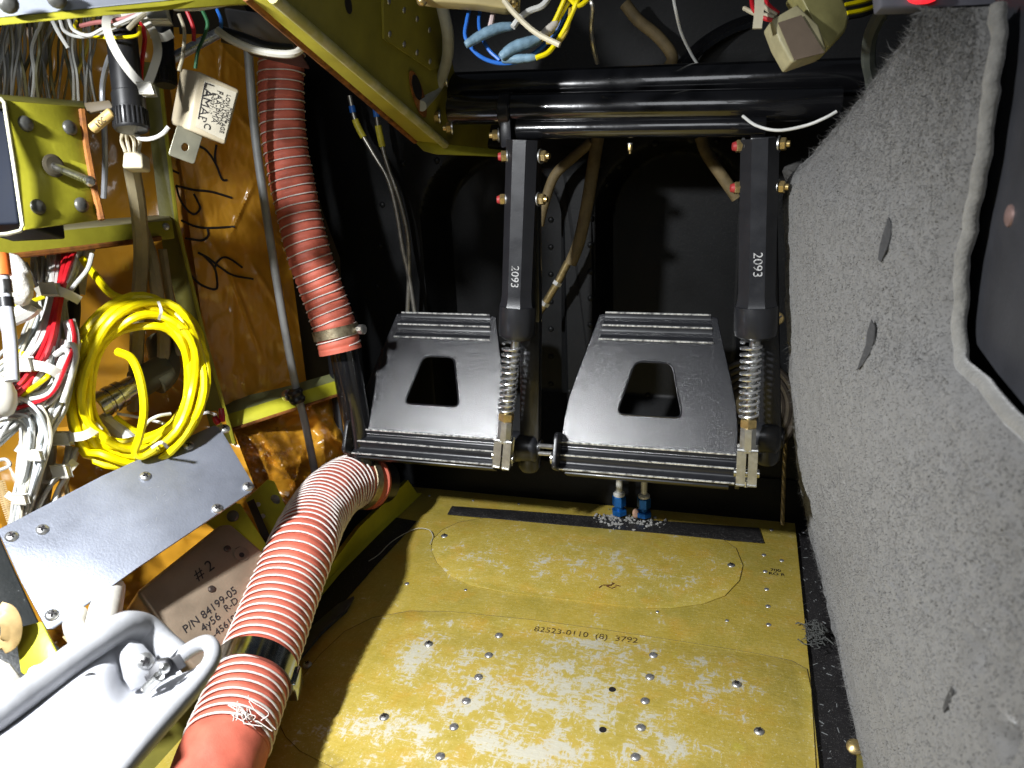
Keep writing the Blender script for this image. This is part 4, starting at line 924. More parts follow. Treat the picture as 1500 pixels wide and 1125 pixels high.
# dim wires high up behind the bracket
t = thing('wire_loom', W(60, 150, .66), 'loose pale wires hanging in the shade above the riveted bracket', 'wires')
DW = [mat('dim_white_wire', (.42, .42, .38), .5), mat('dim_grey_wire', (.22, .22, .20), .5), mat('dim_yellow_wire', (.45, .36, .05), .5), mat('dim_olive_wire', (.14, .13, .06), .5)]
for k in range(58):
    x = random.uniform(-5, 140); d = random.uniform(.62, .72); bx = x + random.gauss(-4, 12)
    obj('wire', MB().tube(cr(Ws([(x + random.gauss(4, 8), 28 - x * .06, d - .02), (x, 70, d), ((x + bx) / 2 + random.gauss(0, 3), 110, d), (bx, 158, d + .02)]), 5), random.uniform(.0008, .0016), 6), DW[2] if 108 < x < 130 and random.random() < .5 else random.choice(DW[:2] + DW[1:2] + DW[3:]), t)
for pts, r, mt in (([(88, 30, .58), (95, 46, .58), (118, 54, .575), (150, 48, .575), (190, 30, .57)], .0013, WHITE), ([(112, 30, .58), (110, 42, .58), (128, 52, .575), (160, 55, .57), (200, 52, .57), (205, 38, .57)], .0012, YELLOW), ([(76, 28, .58), (86, 48, .58), (100, 70, .585)], .0016, WHITE), ([(118, 38, .58), (140, 33, .575), (170, 30, .57), (200, 22, .57)], .0016, mat('pink_wire', (.45, .16, .15), .5)),
                   ([(205, 25, .60), (212, 55, .61), (208, 90, .615), (206, 120, .615)], .0018, REDW), ([(262, 20, .60), (270, 45, .605), (268, 80, .61), (262, 104, .61)], .0014, CREAM), ([(272, 12, .60), (283, 40, .605), (284, 60, .61)], .0016, REDW), ([(296, 14, .60), (304, 35, .605), (298, 56, .61), (290, 75, .615), (286, 100, .62)], .0014, GREENW), ([(318, 14, .60), (324, 30, .60), (322, 50, .61)], .0014, BLUEW),
                   ([(100, 26, .575), (108, 44, .57), (130, 52, .565), (152, 42, .565), (176, 34, .565), (215, 16, .565)], .0014, WHITE), ([(255, 12, .57), (290, 12, .57), (330, 5, .57)], .0020, WHITE), ([(188, 42, .565), (200, 30, .562), (216, 18, .562)], .0018, CREAM)):
    obj('wire', MB().tube(cr(Ws(pts), 8), r, 7), mt, t)
t = thing('grey_pipe', W(258, 84, .64), 'short bright metal tube angled behind the relay box', 'tube'); obj('pipe', MB().tube(Ws([(252, 86, .64), (328, 44, .66)]), .0042, 12), STEEL, t)

# ---------------------------------------------------------------- main white and red wire bundle
def lerp3(a, b_, t): return tuple(a[i] + (b_[i] - a[i]) * t for i in range(3))
def bundle(parent, path, wid, n, mats, r=(.0011, .0019), jit=.35):
    """wires fanned across the path: path = (x, y, d); wid = half width in pixels at each station"""
    for k in range(n):
        u = random.uniform(-1, 1); dz = random.uniform(-.012, .012) * (1 - u * u * .6); pts = []
        for (x, y, d), w_, i in zip(path, wid, range(len(path))):
            j0, j1 = path[max(i - 1, 0)], path[min(i + 1, len(path) - 1)]; tx, ty = j1[0] - j0[0], j1[1] - j0[1]; l = math.hypot(tx, ty); nx_, ny_ = -ty / l, tx / l
            uu = u + random.gauss(0, jit * .4); pts.append((x + nx_ * w_ * uu, y + ny_ * w_ * uu, d + dz + random.gauss(0, .002)))
        obj('wire', MB().tube(cr(Ws(pts), 6), random.uniform(*r), 7), random.choice(mats), parent)
DOFF[0] = .10
t = thing('wire_bundle', W(30, 760, .58), 'thick bundle of white and red wires tied with nylon straps left of the yellow coil', 'wire bundle')
WW = [WHITE, WHITE, mat('cool_white_wire', (.66, .70, .72), .4), mat('cream_wire', (.62, .58, .46), .5)]
bundle(t, [(88, 355, .64), (80, 400, .625), (74, 436, .61), (66, 490, .60), (44, 540, .585), (10, 580, .57), (-40, 620, .56)], [42, 30, 20, 28, 38, 42, 46], 62, WW + [WW[0]], (.0012, .0021))
bundle(t, [(94, 355, .63), (86, 400, .612), (80, 436, .60), (66, 495, .585), (44, 536, .57), (14, 566, .56), (-40, 600, .55)], [20, 14, 10, 14, 16, 18, 18], 17, [REDW, REDW, WW[0]], (.0016, .0024))
bundle(t, [(104, 500, .60), (96, 540, .59), (70, 585, .575), (54, 625, .575), (44, 680, .575), (34, 730, .575), (26, 775, .58)], [16, 16, 26, 24, 16, 15, 14], 44, WW, (.0011, .0018))
bundle(t, [(-30, 600, .56), (10, 592, .565), (45, 605, .565), (58, 640, .57), (46, 690, .57), (36, 740, .575)], [30, 26, 18, 16, 14, 12], 26, WW, (.0011, .0017))
bundle(t, [(98, 470, .595), (104, 500, .59), (92, 535, .575), (70, 575, .565), (20, 590, .56)], [10, 12, 12, 14, 20], 10, [REDW, WW[0], WW[0]], (.0014, .0022))
for pts, r, mt in (([(135, 372, .62), (128, 395, .615), (108, 420, .605), (96, 440, .60)], .0022, WHITE), ([(-10, 457, .60), (20, 448, .60), (50, 440, .60), (66, 434, .60)], .0020, YELLOW), ([(18, 512, .585), (34, 518, .585), (46, 524, .58)], .0022, YELLOW), ([(10, 590, .555), (40, 574, .555), (66, 555, .555), (72, 548, .56)], .0022, YELLOW), ([(38, 385, .62), (48, 405, .615), (56, 425, .61)], .0014, WHITE), ([(104, 410, .63), (108, 450, .63), (106, 490, .63), (112, 530, .63)], .0060, BLACKP), ([(128, 360, .66), (118, 390, .66), (112, 430, .66)], .0075, WHITE), ([(66, 500, .59), (64, 515, .59), (60, 530, .59)], .0055, BLACKP),
                   ([(92, 510, .575), (106, 505, .575), (112, 520, .575), (104, 550, .57), (92, 590, .565)], .0026, WHITE), ([(80, 520, .575), (96, 512, .575), (104, 530, .575), (98, 545, .57)], .0026, WHITE)):
    obj('wire', MB().tube(cr(Ws(pts), 8), r, 9), mt, t)
strap('x', [(54, 428, .60), (70, 422, .588), (92, 428, .586), (117, 440, .60)], .0040, .0007, '', (74, 424, .583), parent=t)
strap('x', [(26, 530, .57), (46, 534, .556), (72, 540, .556), (98, 556, .57)], .0042, .0008, '', (34, 533, .553), parent=t)
strap('x', [(24, 656, .575), (40, 664, .56), (56, 666, .565)], .0030, .0007, '', (52, 667, .558), parent=t)
strap('x', [(10, 724, .575), (24, 731, .56), (40, 730, .57)], .0030, .0007, '', (30, 731, .558), parent=t)
obj('tie_head', MB().ball(W(2, 580, .535), .0115, 12, (1, 1, 1.6)), NYLON, t)
DOFF[0] = 0.
# tube with orange sleeve at the far left
t = thing('probe_tube', W(14, 560, .60), 'grey-white tube with an orange sleeve and black band at the far left', 'tube')
ps = cr(Ws([(-1, 372, .60), (4, 410, .60), (9, 450, .60), (15, 500, .595), (18, 558, .59)]), 6)
obj('tube_body', MB().tube(ps, .0050, 14), mat('pale_grey_tube', (.45, .46, .50), .4), t); obj('orange_sleeve', MB().tube(ps[:6], .0066, 14), mat('orange_sleeve', (.75, .16, .03), .45), t); obj('silver_ferrule', MB().tube(ps[6:10], .0060, 14), STEEL, t); obj('black_band', MB().tube(ps[10:13], .0058, 14), BLACKP, t)
obj('white_rag', MB().ball(W(24, 410, .64), .014, 14, (1, .7, 1.6)), mat('white_wrap', (.62, .60, .55), .7, 0, .2, 90, .8, 90), None, 'crumpled white wrapping beside the orange sleeve', 'wrap')
cable('white_tube', [(-30, 480, .66), (10, 468, .66), (40, 455, .66), (50, 445, .66)], .0075, WHITE, 'fat white tube crossing behind the probe tube', 'tube')
# ================================================================ coil, connector, plate, boxes in the lower left
DOFF[0] = .09
t = thing('yellow_cable', W(203, 690, .63), 'bright yellow cable coiled into a thick loop', 'cable coil')
rs2 = random.Random(5); P = []; C0 = (204, 562)
NT = 13; n = 40
lp = [(rs2.uniform(.64, 1.0), rs2.uniform(-7, 7), rs2.uniform(-8, 8), rs2.uniform(-.06, .06), rs2.uniform(-.014, .012)) for _ in range(NT + 2)]
for i in range(NT * n):
    q = i / n; k = int(q); f = q - k; f = f * f * (3 - 2 * f); A = [lp[k][j] * (1 - f) + lp[k + 1][j] * f for j in range(5)]
    th = 2 * math.pi * q + 2.2; e = 1 + .035 * math.sin(3 * th + k * 1.7) + .02 * math.sin(5 * th + k * 2.9)
    x = C0[0] + A[1] + 103 * A[0] * e * math.cos(th); y = C0[1] + A[2] + 131 * A[0] * e * math.sin(th) * (1 if math.sin(th) < 0 else .97)
    x += -10 * math.sin(th) * 1.2
    P.append(W(x, y, .635 + A[4] + .02 * math.cos(th) + .004 * math.sin(5 * th + k * 2)))
tail = cr(Ws([(122, 382, .62), (140, 402, .625), (160, 424, .63)]), 6)
obj('coil_strand', MB().tube(P, .0037, 8), YELLOW, t)
obj('coil_tail', MB().tube(cr(Ws([(120, 378, .64), (135, 398, .64), (160, 428, .635), (185, 440, .63)]), 6), .0036, 8), YELLOW, t)
obj('coil_tail', MB().tube(cr(Ws([(172, 515, .615), (192, 525, .61), (205, 555, .605), (211, 600, .605), (204, 640, .61), (198, 660, .615), (208, 668, .62), (232, 655, .625)]), 8), .0038, 8), YELLOW, t)
obj('coil_tail', MB().tube(cr(Ws([(168, 612, .66), (190, 628, .66), (215, 640, .66), (236, 645, .66)]), 8), .0036, 8), YELLOW, t)
strap('x', [(90, 641, .615), (112, 640, .60), (128, 636, .60), (146, 624, .615)], .0040, .0007, '', (91, 642, .603), parent=t)
strap('x', [(232, 442, .62), (236, 455, .60), (233, 468, .61)], .0012, .0005, '', None, parent=t)
strap('x', [(222, 656, .615), (236, 648, .602), (246, 656, .612)], .0014, .0005, '', None, parent=t)
# silver threaded connector inside the coil
t = thing('cable_connector', W(160, 590, .66), 'silver ringed cable connector seen through the yellow coil', 'connector')
a, b_ = W(140, 598, .655), W(206, 560, .69); ax = b_ - a; L = ax.length
obj('connector_shell', MB().lathe(a, ax, [(0, .0125), (.001, .0135), (.010, .0135), (.011, .0122), (.014, .0122), (.0145, .0138), (.019, .0138), (.0195, .0124), (.023, .0124), (.0235, .0132), (.029, .0132), (.030, .011), (L, .011)], 30), mat('nickel_shell', (.5, .5, .52), .22, 1, .15, 80), t)
obj('connector_boot', MB().lathe(b_, ax, [(-.004, .0150), (.03, .0150), (.034, .010)], 20), mat('olive_boot', (.07, .065, .035), .6), t)
obj('boot_elbow', MB().tube(cr(Ws([(225, 560, .70), (240, 545, .71), (240, 520, .72), (236, 500, .73)]), 6), .015, 14), mat('olive_boot', (.07, .065, .035), .6), t)
# white cables behind and below the coil
for pts, r, mt, lab in (([(150, 612, .66), (175, 632, .655), (195, 650, .65), (215, 672, .65)], .0068, mat('lettered_white', (.68, .68, .66), .4), 'fat white cable slanting below the silver connector'), ([(140, 648, .65), (165, 636, .655), (185, 645, .65), (196, 668, .65)], .0040, WHITE, 'white cable arching inside the lower part of the coil'),
        ([(70, 600, .62), (72, 650, .62), (68, 700, .62), (62, 745, .61), (70, 790, .60)], .0062, mat('pale_grey_cable', (.48, .48, .46), .45), 'pale grey cable running down to the plate edge'), ([(172, 606, .67), (205, 612, .67), (240, 620, .66)], .0015, WHITE, 'thin white wire crossing behind the coil'),
        ([(205, 640, .645), (215, 620, .65), (230, 610, .65), (250, 606, .66)], .0016, WHITE, 'thin white wire arching right inside the coil'), ([(296, 606, .72), (306, 604, .715), (316, 608, .71)], .0016, WHITE, 'short white wire ending in the red terminals'),
        ([(45, 698, .60), (60, 706, .60), (80, 704, .60), (92, 690, .605)], .0018, WHITE, 'thin white wire looped under the wire bundle'), ([(-6, 675, .60), (8, 673, .60), (14, 682, .60), (-4, 690, .60)], .0016, WHITE, 'white wire end bending in from the far left edge')):
    cable('white_cable', pts, r, mt, lab, 'cable')
t = thing('wire_group', W(75, 745, .60), 'short group of white wires with a tie feeding behind the aluminium plate', 'wires')
bundle(t, [(108, 655, .63), (98, 690, .62), (80, 720, .61), (68, 760, .60), (66, 800, .60)], [8, 7, 14, 20, 22], 14, [WHITE, WHITE, CREAM], (.0014, .0024))
bundle(t, [(90, 690, .615), (94, 720, .61), (100, 745, .61)], [7, 8, 10], 6, [WHITE, mat('tan_wire', (.4, .25, .1), .5)], (.0014, .002))
strap('x', [(78, 684, .61), (95, 690, .60), (110, 676, .61)], .0038, .0008, '', (90, 690, .598), parent=t)
DOFF[0] = .085
# red spade terminals
t = thing('red_terminal', W(322, 612, .70), 'pair of red crimp terminals at the top corner of the aluminium plate', 'terminal')
for x, y, x2, y2 in ((314, 610, 320, 622), (324, 598, 326, 618)): obj('crimp', MB().tube(Ws([(x, y, .70), ((x + x2) / 2, (y + y2) / 2, .70), (x2, y2, .70)]), [.0026, .0034, .0024], 10), mat('clear_red', (.42, .01, .03), .25, coat=.4), t)
# bare aluminium plate with screws
PA, PB, PC, PD = W(-2, 774, .55), W(318, 622, .685), W(374, 714, .665), W(72, 922, .515)
pa, na = PA, (PB - PA).cross(PD - PA).normalized(); na = na if na.dot(CAM - PA) > 0 else -na
t = thing('aluminium_plate', PD, 'bare aluminium cover plate held by round-head screws', 'plate')
O = lambda x, y, h=0: oP(x, y, pa + na * h, na)
pl = [O(*q) for q in ((-4, 776), (150, 697), (313, 623), (322, 626), (373, 712), (368, 720), (200, 832), (78, 921), (68, 921), (30, 850))]
ALP = mat('scuffed_aluminium', (.27, .29, .345), .48, .55, .30, 16, .25, 500, spec=.5)
obj('plate_sheet', MB().plate(pl, .0022, .0005), ALP, t)
b = MB()
for k in range(32):
    x = random.uniform(20, 330); y = random.uniform(700, 850)
    if not (775 - x * .48 + 15 < y < 915 - (x - 72) * .69 - 15) or x < 40: continue
    th = random.choice((-.45, -.5, 1.1, .3)) + random.gauss(0, .3); l = random.uniform(2, 9); p, q = O(x, y, .00005), O(x + l * math.cos(th), y + l * math.sin(th), .00005); w_ = na.cross(q - p).normalized() * .00016
    b.add([p - w_, q - w_, q + w_, p + w_], [(0, 1, 2, 3)])
obj('scratches', b, mat('scratch_metal', (.42, .44, .48), .3, .6), t, kind='stuff')
for i, (x, y) in enumerate(((17, 786), (62, 776), (213, 698), (276, 653), (329, 628), (363, 713), (318, 745), (76, 901))):
    p = O(x, y); s = screw3(t, frame(p, na, PB - PA), SCRG if False else SCR, i * .8)
for me in (SCR,): pass
obj('bracket_edge', MB().prism([O(*q, -.004) for q in ((-60, 810), (0, 786), (24, 840), (66, 930), (112, 968), (20, 1010), (-60, 1000))], -na * .012, .002), mat('scratched_black', (.02, .022, .022), .35, 0, .3, 100, .2, 400, col2=(.3, .32, .30), thr=(.66, .74)), None, 'scratched black bracket edge under the left end of the aluminium plate', 'bracket')
MATS['scratched_black'].node_tree.nodes['Color Ramp'].color_ramp.elements[0].color = (.018, .02, .02, 1); MATS['scratched_black'].node_tree.nodes['Color Ramp'].color_ramp.elements[1].color = (.35, .37, .36, 1)
# yellow-green tabs by the hose
t = thing('riveted_tab', W(395, 790, .74), 'yellow-green riveted tab between the aluminium plate and the big hose', 'bracket')
tq = Ws([(360, 732, .755), (392, 702, .775), (402, 705, .775), (420, 745, .77), (410, 790, .75), (392, 795, .74)]); obj('tab_sheet', MB().plate(tq, .0025, .0006), mat('bright_primer', (.52, .50, .03)), t)
_, tn = planeof(tq[0], tq[1], tq[4])
for x, y in ((378, 739), (385, 756), (394, 715), (402, 738)): inst('rivet', RVS, t, frame(oP(x, y, tq[0], tn), tn))
obj('torn_sealant', MB().ball(oP(403, 732, tq[0] + tn * .001, tn), .006, 8, (1, .6, 1)), mat('white_sealant', (.42, .42, .40)), t)
t = thing('green_strut', W(385, 800, .70), 'yellow-green strut behind the bronze box, crossing under the plate corner', 'strut')
obj('strut_face', MB().plate(Ws([(300, 765, .70), (340, 735, .715), (352, 738, .715), (392, 800, .70), (396, 850, .68), (350, 800, .69)]), .003, .0006), mat('bright_primer', (.52, .50, .03)), t)
obj('strut_hole', MB().lathe(W(341, 756, .705), CAM - W(341, 756, .705), [(0, .006), (.001, .0058), (.002, .004)], 18), mat('dark_plug', (.12, .12, .10), .4, .5), t)
obj('dark_strip', MB().plate(Ws([(362, 735, .735), (372, 730, .74), (404, 805, .72), (394, 812, .715)]), .003, .0006), mat('dark_brown_strip', (.03, .02, .012), .6), None, 'dark strip between the two yellow-green brackets', 'strip')
# bronze box with handwriting
F = Ws([(202, 862, .605), (330, 766, .685), (398, 815, .685), (400, 900, .660), (300, 975, .600), (262, 952, .595)])
q0, qn = planeof(F[0], F[1], F[4]); OB = lambda x, y, h=0: oP(x, y, q0 + qn * h, qn)
t = thing('bronze_box', OB(300, 975), 'bronze metal box with handwritten marks under the aluminium plate', 'box')
BRZ = mat('bronze_anodised', (.34, .26, .185), .36, .5, .25, 25, .15, 400)
obj('box_case', MB().prism([OB(*q) for q in ((200, 866), (322, 768), (338, 766), (410, 828), (420, 880), (290, 985), (272, 968))], -qn * .05, .004), BRZ, t)
for x, y in ((333, 804), (310, 863)): obj('box_screw', MB().lathe(OB(x, y), qn, [(0, .0036), (.0012, .0032), (.0018, .0018)], 14), mat('dark_bronze', (.08, .06, .05), .4, .6), t)
obj('adjuster_ring', MB().lathe(OB(354, 812), qn, [(0, .0075), (.0008, .0075), (.0009, .0060)], 20), mat('bronze_light', (.30, .23, .17), .4, .6), t); obj('adjuster_hole', MB().lathe(OB(354, 813, .0008), qn, [(0, .0026), (.0003, .0026)], 14), INK, t)
dirx = OB(350, 800) - OB(280, 852)
def hw(s, x, y, size, sh=.15): obj('handwriting', text(s, frame(OB(x, y, .0005), qn, dirx), size * .82, shear=sh, th=.0001, sx=1.05), INK, t)
hw('# 2', 298, 836, .018); hw('P/N 84199-05', 308, 893, .0125); hw('R-D', 338, 886, .011); hw('4y56', 308, 912, .0125); hw('cp-456199a', 328, 918, .011)
b = MB().tube([OB(x, y, .0004) for x, y in ((345, 804), (350, 801), (356, 802), (358, 804))], .0003, 5); obj('handwriting', b, INK, t)
DOFF[0] = .0
# beige trim edging strips (grommet edging) and small plates at far left
def edging(pts, lab, r=.0035):
    P = cr(Ws(pts), 10); t = thing('grommet_edging', P[-1], lab, 'edging', 'beige toothed edging'); M_ = mat('beige_nylon', (.46, .32, .14), .5, 0, .3, 100)
    obj('edging_spine', MB().tube(P, r * .7, 8), M_, t); b = MB()
    for i in range(0, len(P) - 1, 1):
        T = (P[i + 1] - P[i]).normalized(); n = (CAM - P[i]).normalized(); s = T.cross(n).normalized(); b.box(P[i], T * r * .28, s * r * 1.3, n * r * .8, r * .1)
    obj('edging_teeth', b, M_, t, kind='stuff')
edging([(-2, 895, .50), (10, 900, .50), (17, 918, .50), (14, 938, .50), (2, 946, .50)], 'beige toothed edging curled round a hole at the far left', .0045)
edging([(100, 928, .615), (112, 942, .610), (124, 958, .605), (132, 975, .60)], 'short beige toothed edging beside the white cable ends')
edging([(0, 705, .70), (8, 735, .69), (18, 765, .68)], 'brown toothed edging by the upper corner of the plate', .003)
for pts, r, lab in (([(160, 862, .65), (155, 890, .63), (148, 925, .60), (140, 960, .57)], .0125, 'fat white cable end under the lower plate edge, the wider one'), ([(112, 895, .62), (108, 915, .61), (118, 940, .59), (126, 960, .57)], .0080, 'white cable end under the lower plate edge, the narrower one')):
    cable('white_cable', pts, r, mat('glossy_white_cable', (.70, .68, .62), .35), lab, 'cable', 16)
# speckled grey plate with a hole, far lower left, and the yellow patch behind
t = thing('speckled_plate', W(0, 1060, .46), 'speckled grey metal plate with a drilled hole at the left edge', 'plate')
obj('plate_sheet', MB().plate(Ws([(-40, 950, .46), (0, 966, .46), (14, 972, .46), (40, 1005, .46), (36, 1050, .45), (-10, 1080, .44), (-40, 1090, .44)]), .003, .001), mat('speckled_grey', (.40, .38, .33), .5, .3, .5, 220), t)
obj('plate_hole', MB().lathe(W(12, 1045, .4475), CAM - W(12, 1045, .4475), [(0, .0042), (.0006, .0042), (.0008, .003)], 16), mat('pale_bore', (.5, .55, .6), .3, .6), t)
obj('yellow_patch', MB().plate(Ws([(20, 920, .515), (60, 910, .515), (98, 985, .495), (70, 1010, .49), (30, 985, .50)]), .003, .001), mat('bright_primer', (.52, .50, .03)), None, 'bright yellow-green metal patch below the black bracket', 'patch')
obj('dome_rivet', MB().lathe(W(58, 990, .488), CAM - W(58, 990, .488), [(0, .0075), (.002, .0072), (.004, .004), (.0046, .0003)], 18), RIVET, None, 'grey domed fastener on the yellow-green patch', 'fastener')

# white painted seat rail housing in the corner
RIMG = mat('worn_grey_rim', (.34, .345, .36), .42, .0, .25, 30, .1, 250)
WP = mat('white_paint', (.50, .51, .545), .42, 0, .10, 20, .15, 350)
t = thing('white_tray', W(150, 1120, .40), 'white painted trough with a rounded rim in the bottom left corner', 'trough')
rim_o = [(-60, 1085, .385), (0, 1043, .40), (60, 1000, .42), (120, 955, .44), (165, 925, .455), (190, 916, .465), (215, 922, .475), (240, 945, .475), (262, 964, .47)]
obj('rear_rim', MB().tube(cr(Ws(rim_o), 8), [.0085] * 65, 18), RIMG, t)
rim_r = [(255, 968, .47), (285, 948, .465), (304, 942, .455), (312, 955, .445), (306, 975, .435), (280, 1010, .42), (245, 1050, .40), (205, 1095, .38), (160, 1150, .36)]
obj('front_rim', MB().tube(cr(Ws(rim_r), 8), .0047, 18), RIMG, t)
def zq(x, y): pass
G = []
st0 = [(-60, 1110, .385), (0, 1068, .40), (60, 1022, .42), (120, 975, .44), (168, 942, .458), (195, 935, .467), (228, 955, .472), (258, 974, .466)]
st1 = [(-40, 1122, .376), (30, 1078, .391), (88, 1032, .409), (140, 988, .431), (176, 962, .455), (205, 956, .470), (232, 970, .475), (262, 980, .466)]
st2 = [(60, 1220, .360), (110, 1150, .375), (150, 1095, .393), (180, 1050, .414), (205, 1010, .448), (225, 992, .466), (248, 990, .468), (276, 990, .455)]
st3 = [(130, 1220, .350), (165, 1140, .365), (205, 1090, .385), (242, 1048, .402), (275, 1012, .420), (292, 990, .432), (300, 975, .442), (302, 962, .450)]
rows = [cr(Ws(s), 8) for s in (st0, st1, st2, st3)]
cols = [cr([r[i] for r in rows], 8) for i in range(len(rows[0]))]
obj('trough_floor', MB().grid(cols), WP, t)
obj('outer_skirt', MB().grid([[a, a + V((-.002, .004, -.012)), a + V((-.02, .006, -.03))] for a in rows[3]]), WP, t)
pc = W(210, 965, .458); nn = (CAM - pc).normalized(); 
ear = [W(*q) for q in ((176, 955, .450), (190, 940, .453), (210, 942, .458), (230, 965, .460), (236, 985, .456), (222, 1000, .446), (196, 1010, .438), (184, 990, .440))]
obj('pivot_ear', MB().plate(ear, .004, .0012), mat('light_grey_ear', (.48, .49, .52), .4, .2), t)
sp_ = W(212, 969, .4525); inst('screw', SCR, t, frame(sp_, nn)); inst('cross_slot', XS, t, frame(sp_, nn))
lt = thing('latch', W(225, 1000, .44), 'small steel latch with a coil spring inside the white trough', 'latch')
a, b_ = W(216, 1000, .438), W(268, 966, .446); w_ = (b_ - a); nrm = (CAM - a).normalized(); sd = w_.cross(nrm).normalized()
obj('latch_bar', MB().box((a + b_) / 2, w_ / 2, sd * .0042, nrm * .003, .001), mat('dark_steel', (.07, .07, .075), .5, .4, .3, 100), lt)
obj('latch_jaw', MB().prism(Ws([(216, 985, .434), (228, 968, .436), (244, 966, .437), (248, 980, .434), (236, 996, .431), (222, 1000, .431)]), FW * .005, .001), mat('dark_steel', (.20, .20, .21)), lt)
obj('latch_rivet', MB().lathe(W(241, 979, .431), nrm, [(0, .003), (.002, .0028), (.003, .0015)], 14), STEEL, lt)
sa, sb = W(214, 1010, .432), W(234, 990, .428); sx = sb - sa; o1 = sx.normalized().orthogonal().normalized(); o2 = sx.normalized().cross(o1)
obj('latch_spring', MB().tube([sa + sx * (i / 120) + (o1 * math.cos(i / 12 * 6.283) + o2 * math.sin(i / 12 * 6.283)) * .0026 for i in range(121)], .0006, 5), STEEL, lt)
obj('rubber_stop', MB().lathe(W(132, 996, .430), CAM - W(132, 996, .430), [(-.004, .0042), (.001, .0040), (.0016, .003)], 16), mat('dark_rubber', (.03, .03, .032), .6), t)
# olive side skin below the trough
obj('lower_side_skin', MB().plate(Ws([(60, 1240, .62), (180, 1085, .68), (290, 985, .74), (400, 880, .83), (440, 900, .86), (340, 1130, .72), (270, 1260, .66)]), .003, .0005), mat('olive_skin', (.17, .155, .02), .5, 0, .35, 25), kind='structure')
# clear plastic scrap on the crumpled insulation
def cl(u, v): return -.014 - .014 * noise.noise(V((u * 3, v * 3, 2))) - .012 * abs(noise.noise(V((u * 4.5, v * 4, 7))))
CLR = bpy.data.materials.new('clear_film'); CLR.use_nodes = True
def film():
    nt, N, L = nodes(CLR); tr = N.new('ShaderNodeBsdfTransparent'); gl = N.new('ShaderNodeBsdfGlossy'); gl.inputs['Roughness'].default_value = .1; tr.inputs[0].default_value = (.93, .90, .84, 1)
    lw = N.new('ShaderNodeLayerWeight'); lw.inputs['Blend'].default_value = .25; mx = N.new('ShaderNodeMixShader'); L.new(lw.outputs['Facing'], mx.inputs[0]); L.new(tr.outputs[0], mx.inputs[1]); L.new(gl.outputs[0], mx.inputs[2]); L.new(mx.outputs[0], N['Material Output'].inputs['Surface'])
film()
obj('plastic_scrap', MB().grid(pg([(352, 640, .93), (420, 622, .955), (445, 700, .95), (372, 705, .92)], 22, 22, cl)), CLR, None, 'crumpled clear plastic film on the lower amber insulation', 'plastic')
# ================================================================ wires over the torque tubes
t = thing('splice_wires', W(740, 90, .62), 'loop of blue and yellow wires with bluish heat-shrink splices above the torque tubes', 'wires')
SPL = mat('blue_grey_splice', (.16, .26, .34), .4, 0, .4, 120, .4, 500)
for pts, r, mt in (([(690, 5, .62), (684, 30, .62), (682, 55, .62), (700, 80, .62), (728, 92, .62), (760, 90, .62), (790, 72, .615), (815, 45, .61), (832, 10, .60)], .0016, BLUEW), ([(704, 5, .625), (702, 40, .625), (714, 70, .62), (732, 88, .618)], .0015, BLUEW), ([(722, 0, .62), (722, 20, .62), (718, 40, .62)], .0022, mat('pinkish_wire', (.6, .48, .46), .5)),
        ([(785, 85, .60), (805, 75, .60), (826, 45, .60), (842, 10, .59), (850, -10, .59)], .0019, YELLOW), ([(788, 60, .605), (805, 50, .605), (820, 25, .60), (838, -5, .595)], .0018, YELLOW), ([(792, 50, .60), (808, 38, .60), (822, 10, .595), (830, -10, .59)], .0017, YELLOW), ([(800, 62, .60), (820, 60, .60), (832, 40, .60), (836, 12, .59)], .0015, mat('ochre_wire', (.5, .36, .05), .5)), ([(832, -5, .59), (846, 8, .59), (858, 2, .59), (868, -10, .59)], .0018, YELLOW)):
    obj('wire', MB().tube(cr(Ws(pts), 8), r, 8), mt, t)
for pts, r in (([(682, 66, .61), (705, 52, .61), (728, 42, .61), (752, 38, .61)], .0042), ([(733, 84, .605), (752, 70, .605), (775, 62, .605), (792, 56, .605)], .0046), ([(735, 88, .61), (760, 86, .608), (786, 84, .605)], .0034), ([(790, 55, .60), (806, 42, .60), (816, 32, .60)], .0034)):
    P = cr(Ws(pts), 6); rr = [r * (.6 + .4 * math.sin(math.pi * min(1, max(0, i / (len(P) - 1))) ) ** .5 + .1 * noise.noise(V((i * .7, r * 900, 0)))) for i in range(len(P))]
    obj('splice_sleeve', MB().tube(P, rr, 10), SPL if r != .0034 or pts[0][0] < 760 else mat('pale_splice', (.5, .46, .40), .45), t)
cable('white_wire', [(738, 0, .59), (756, 22, .585), (785, 48, .58), (820, 66, .575)], .0021, CREAM, 'cut cream wire crossing over the blue splices', 'wire')
cable('white_wire', [(751, 40, .60), (762, 26, .60), (776, 16, .60), (795, 8, .60), (810, -12, .60)], .0024, WHITE, 'white wire curving up out of the long blue splice', 'wire')
t = thing('terminal_strip', W(690, 10, .60), 'tan terminal strip at the very top beside the sloping beam', 'terminal strip')
obj('strip_body', MB().prism(Ws([(614, -40, .60), (764, -40, .60), (762, 10, .60), (740, 12, .60), (700, 6, .60), (640, 2, .60), (614, -2, .60)]), FW * .012, .0015), mat('tan_strip', (.42, .34, .15), .5, 0, .3, 40), t)
for x, y in ((618, 1), (752, 5)): obj('strip_screw', MB().ball(W(x, y, .597), .0042, 10), GOLD, t)
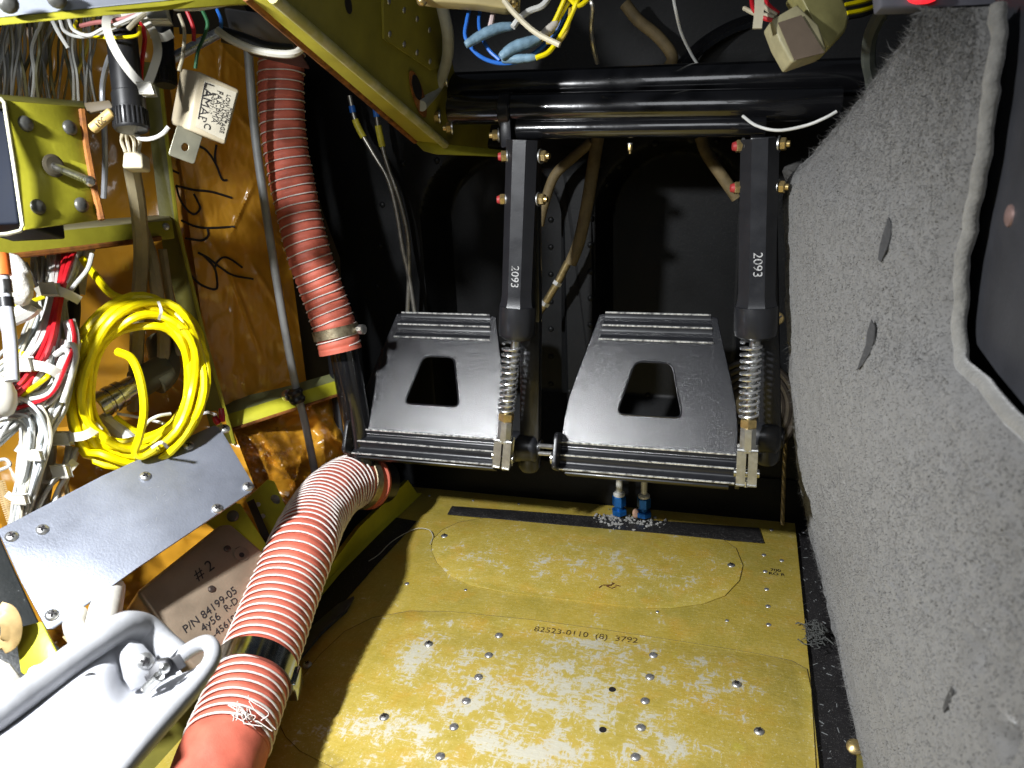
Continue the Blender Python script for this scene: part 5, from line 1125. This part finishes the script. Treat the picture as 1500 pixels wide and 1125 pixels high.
# thin things hanging over the dark upper firewall
cable('probe_wire', [(862, -5, .70), (868, 10, .70), (866, 40, .72), (869, 68, .73), (875, 92, .75)], .0022, LINE, 'thin metallic probe hanging above the middle of the torque tubes', 'probe')
cable('white_wire', [(986, -5, .72), (990, 16, .72), (998, 48, .74), (1012, 78, .76), (1023, 96, .77)], .0015, WHITE, 'thin white wire slanting down to the rear torque tube', 'wire')
cable('black_hose', [(995, 100, .85), (1030, 66, .85), (1070, 42, .85), (1110, 28, .85)], .0075, GLOSS, 'glossy black hose curving over the rear torque tube', 'hose')
cable('white_wire', [(1088, 170, .70), (1108, 184, .69), (1140, 191, .68), (1180, 184, .67), (1208, 173, .66), (1226, 163, .655)], .0014, WHITE, 'thin white wire sagging in front of the torque tube ends', 'wire')
cable('grey_hose', [(1305, -5, .60), (1290, 20, .62), (1276, 50, .64), (1272, 85, .66), (1277, 115, .68), (1282, 150, .70)], .0058, mat('greenish_grey_hose', (.11, .12, .10), .6, 0, .3, 60), 'grey-green hose hanging between the plug and the carpet', 'hose')
# nylon plug connector with its wires
t = thing('plug_connector', W(1180, 85, .56), 'dirty cream plug connector with a brown label hanging over the torque tubes', 'connector')
PLG = mat('dirty_cream_plastic', (.42, .38, .22), .5, 0, .3, 60)
obj('plug_body', MB().prism(Ws([(1130, 28, .56), (1168, 6, .56), (1200, 36, .56), (1212, 74, .56), (1160, 92, .56), (1142, 60, .56)]), FW * .02, .002), PLG, t)
obj('plug_label', MB().plate(Ws([(1140, 33, .558), (1174, 22, .558), (1208, 77, .558), (1164, 88, .558)]), .0008), mat('brown_label', (.16, .12, .085), .6), t)
obj('socket_body', MB().prism(Ws([(1165, -20, .565), (1225, -30, .57), (1246, 20, .575), (1240, 45, .575), (1214, 72, .57), (1198, 38, .565)]), FW * .025, .003), mat('yellowed_plastic', (.36, .33, .13), .5, 0, .3, 60), t)
for (x0, y0, x1, y1) in ((1236, 8, 1290, -8), (1238, 14, 1290, 0), (1240, 20, 1288, 6), (1241, 26, 1284, 14)): obj('wire', MB().tube(cr(Ws([(x0, y0, .575), ((x0 + x1) / 2, (y0 + y1) / 2 + 2, .58), (x1, y1, .59)]), 5), .0018, 7), random.choice((YELLOW, DW[2], BLACKP)), t)
for pts, mt in (([(1132, 30, .562), (1118, 26, .565), (1104, 14, .57), (1100, -5, .58)], REDW), ([(1134, 26, .562), (1120, 22, .565), (1106, 20, .57), (1090, 12, .58)], CREAM), ([(1138, 22, .562), (1122, 12, .565), (1108, -5, .57)], CREAM), ([(1140, 20, .562), (1126, 8, .565), (1116, -8, .57)], REDW)): obj('wire', MB().tube(cr(Ws(pts), 5), .0016, 7), mt, t)
strap('tie_loop', [(1112, -8, .555), (1112, 14, .553), (1109, 42, .553)], .0032, .0008, 'beige nylon tie tail hanging left of the plug connector', None, mt=CREAM)
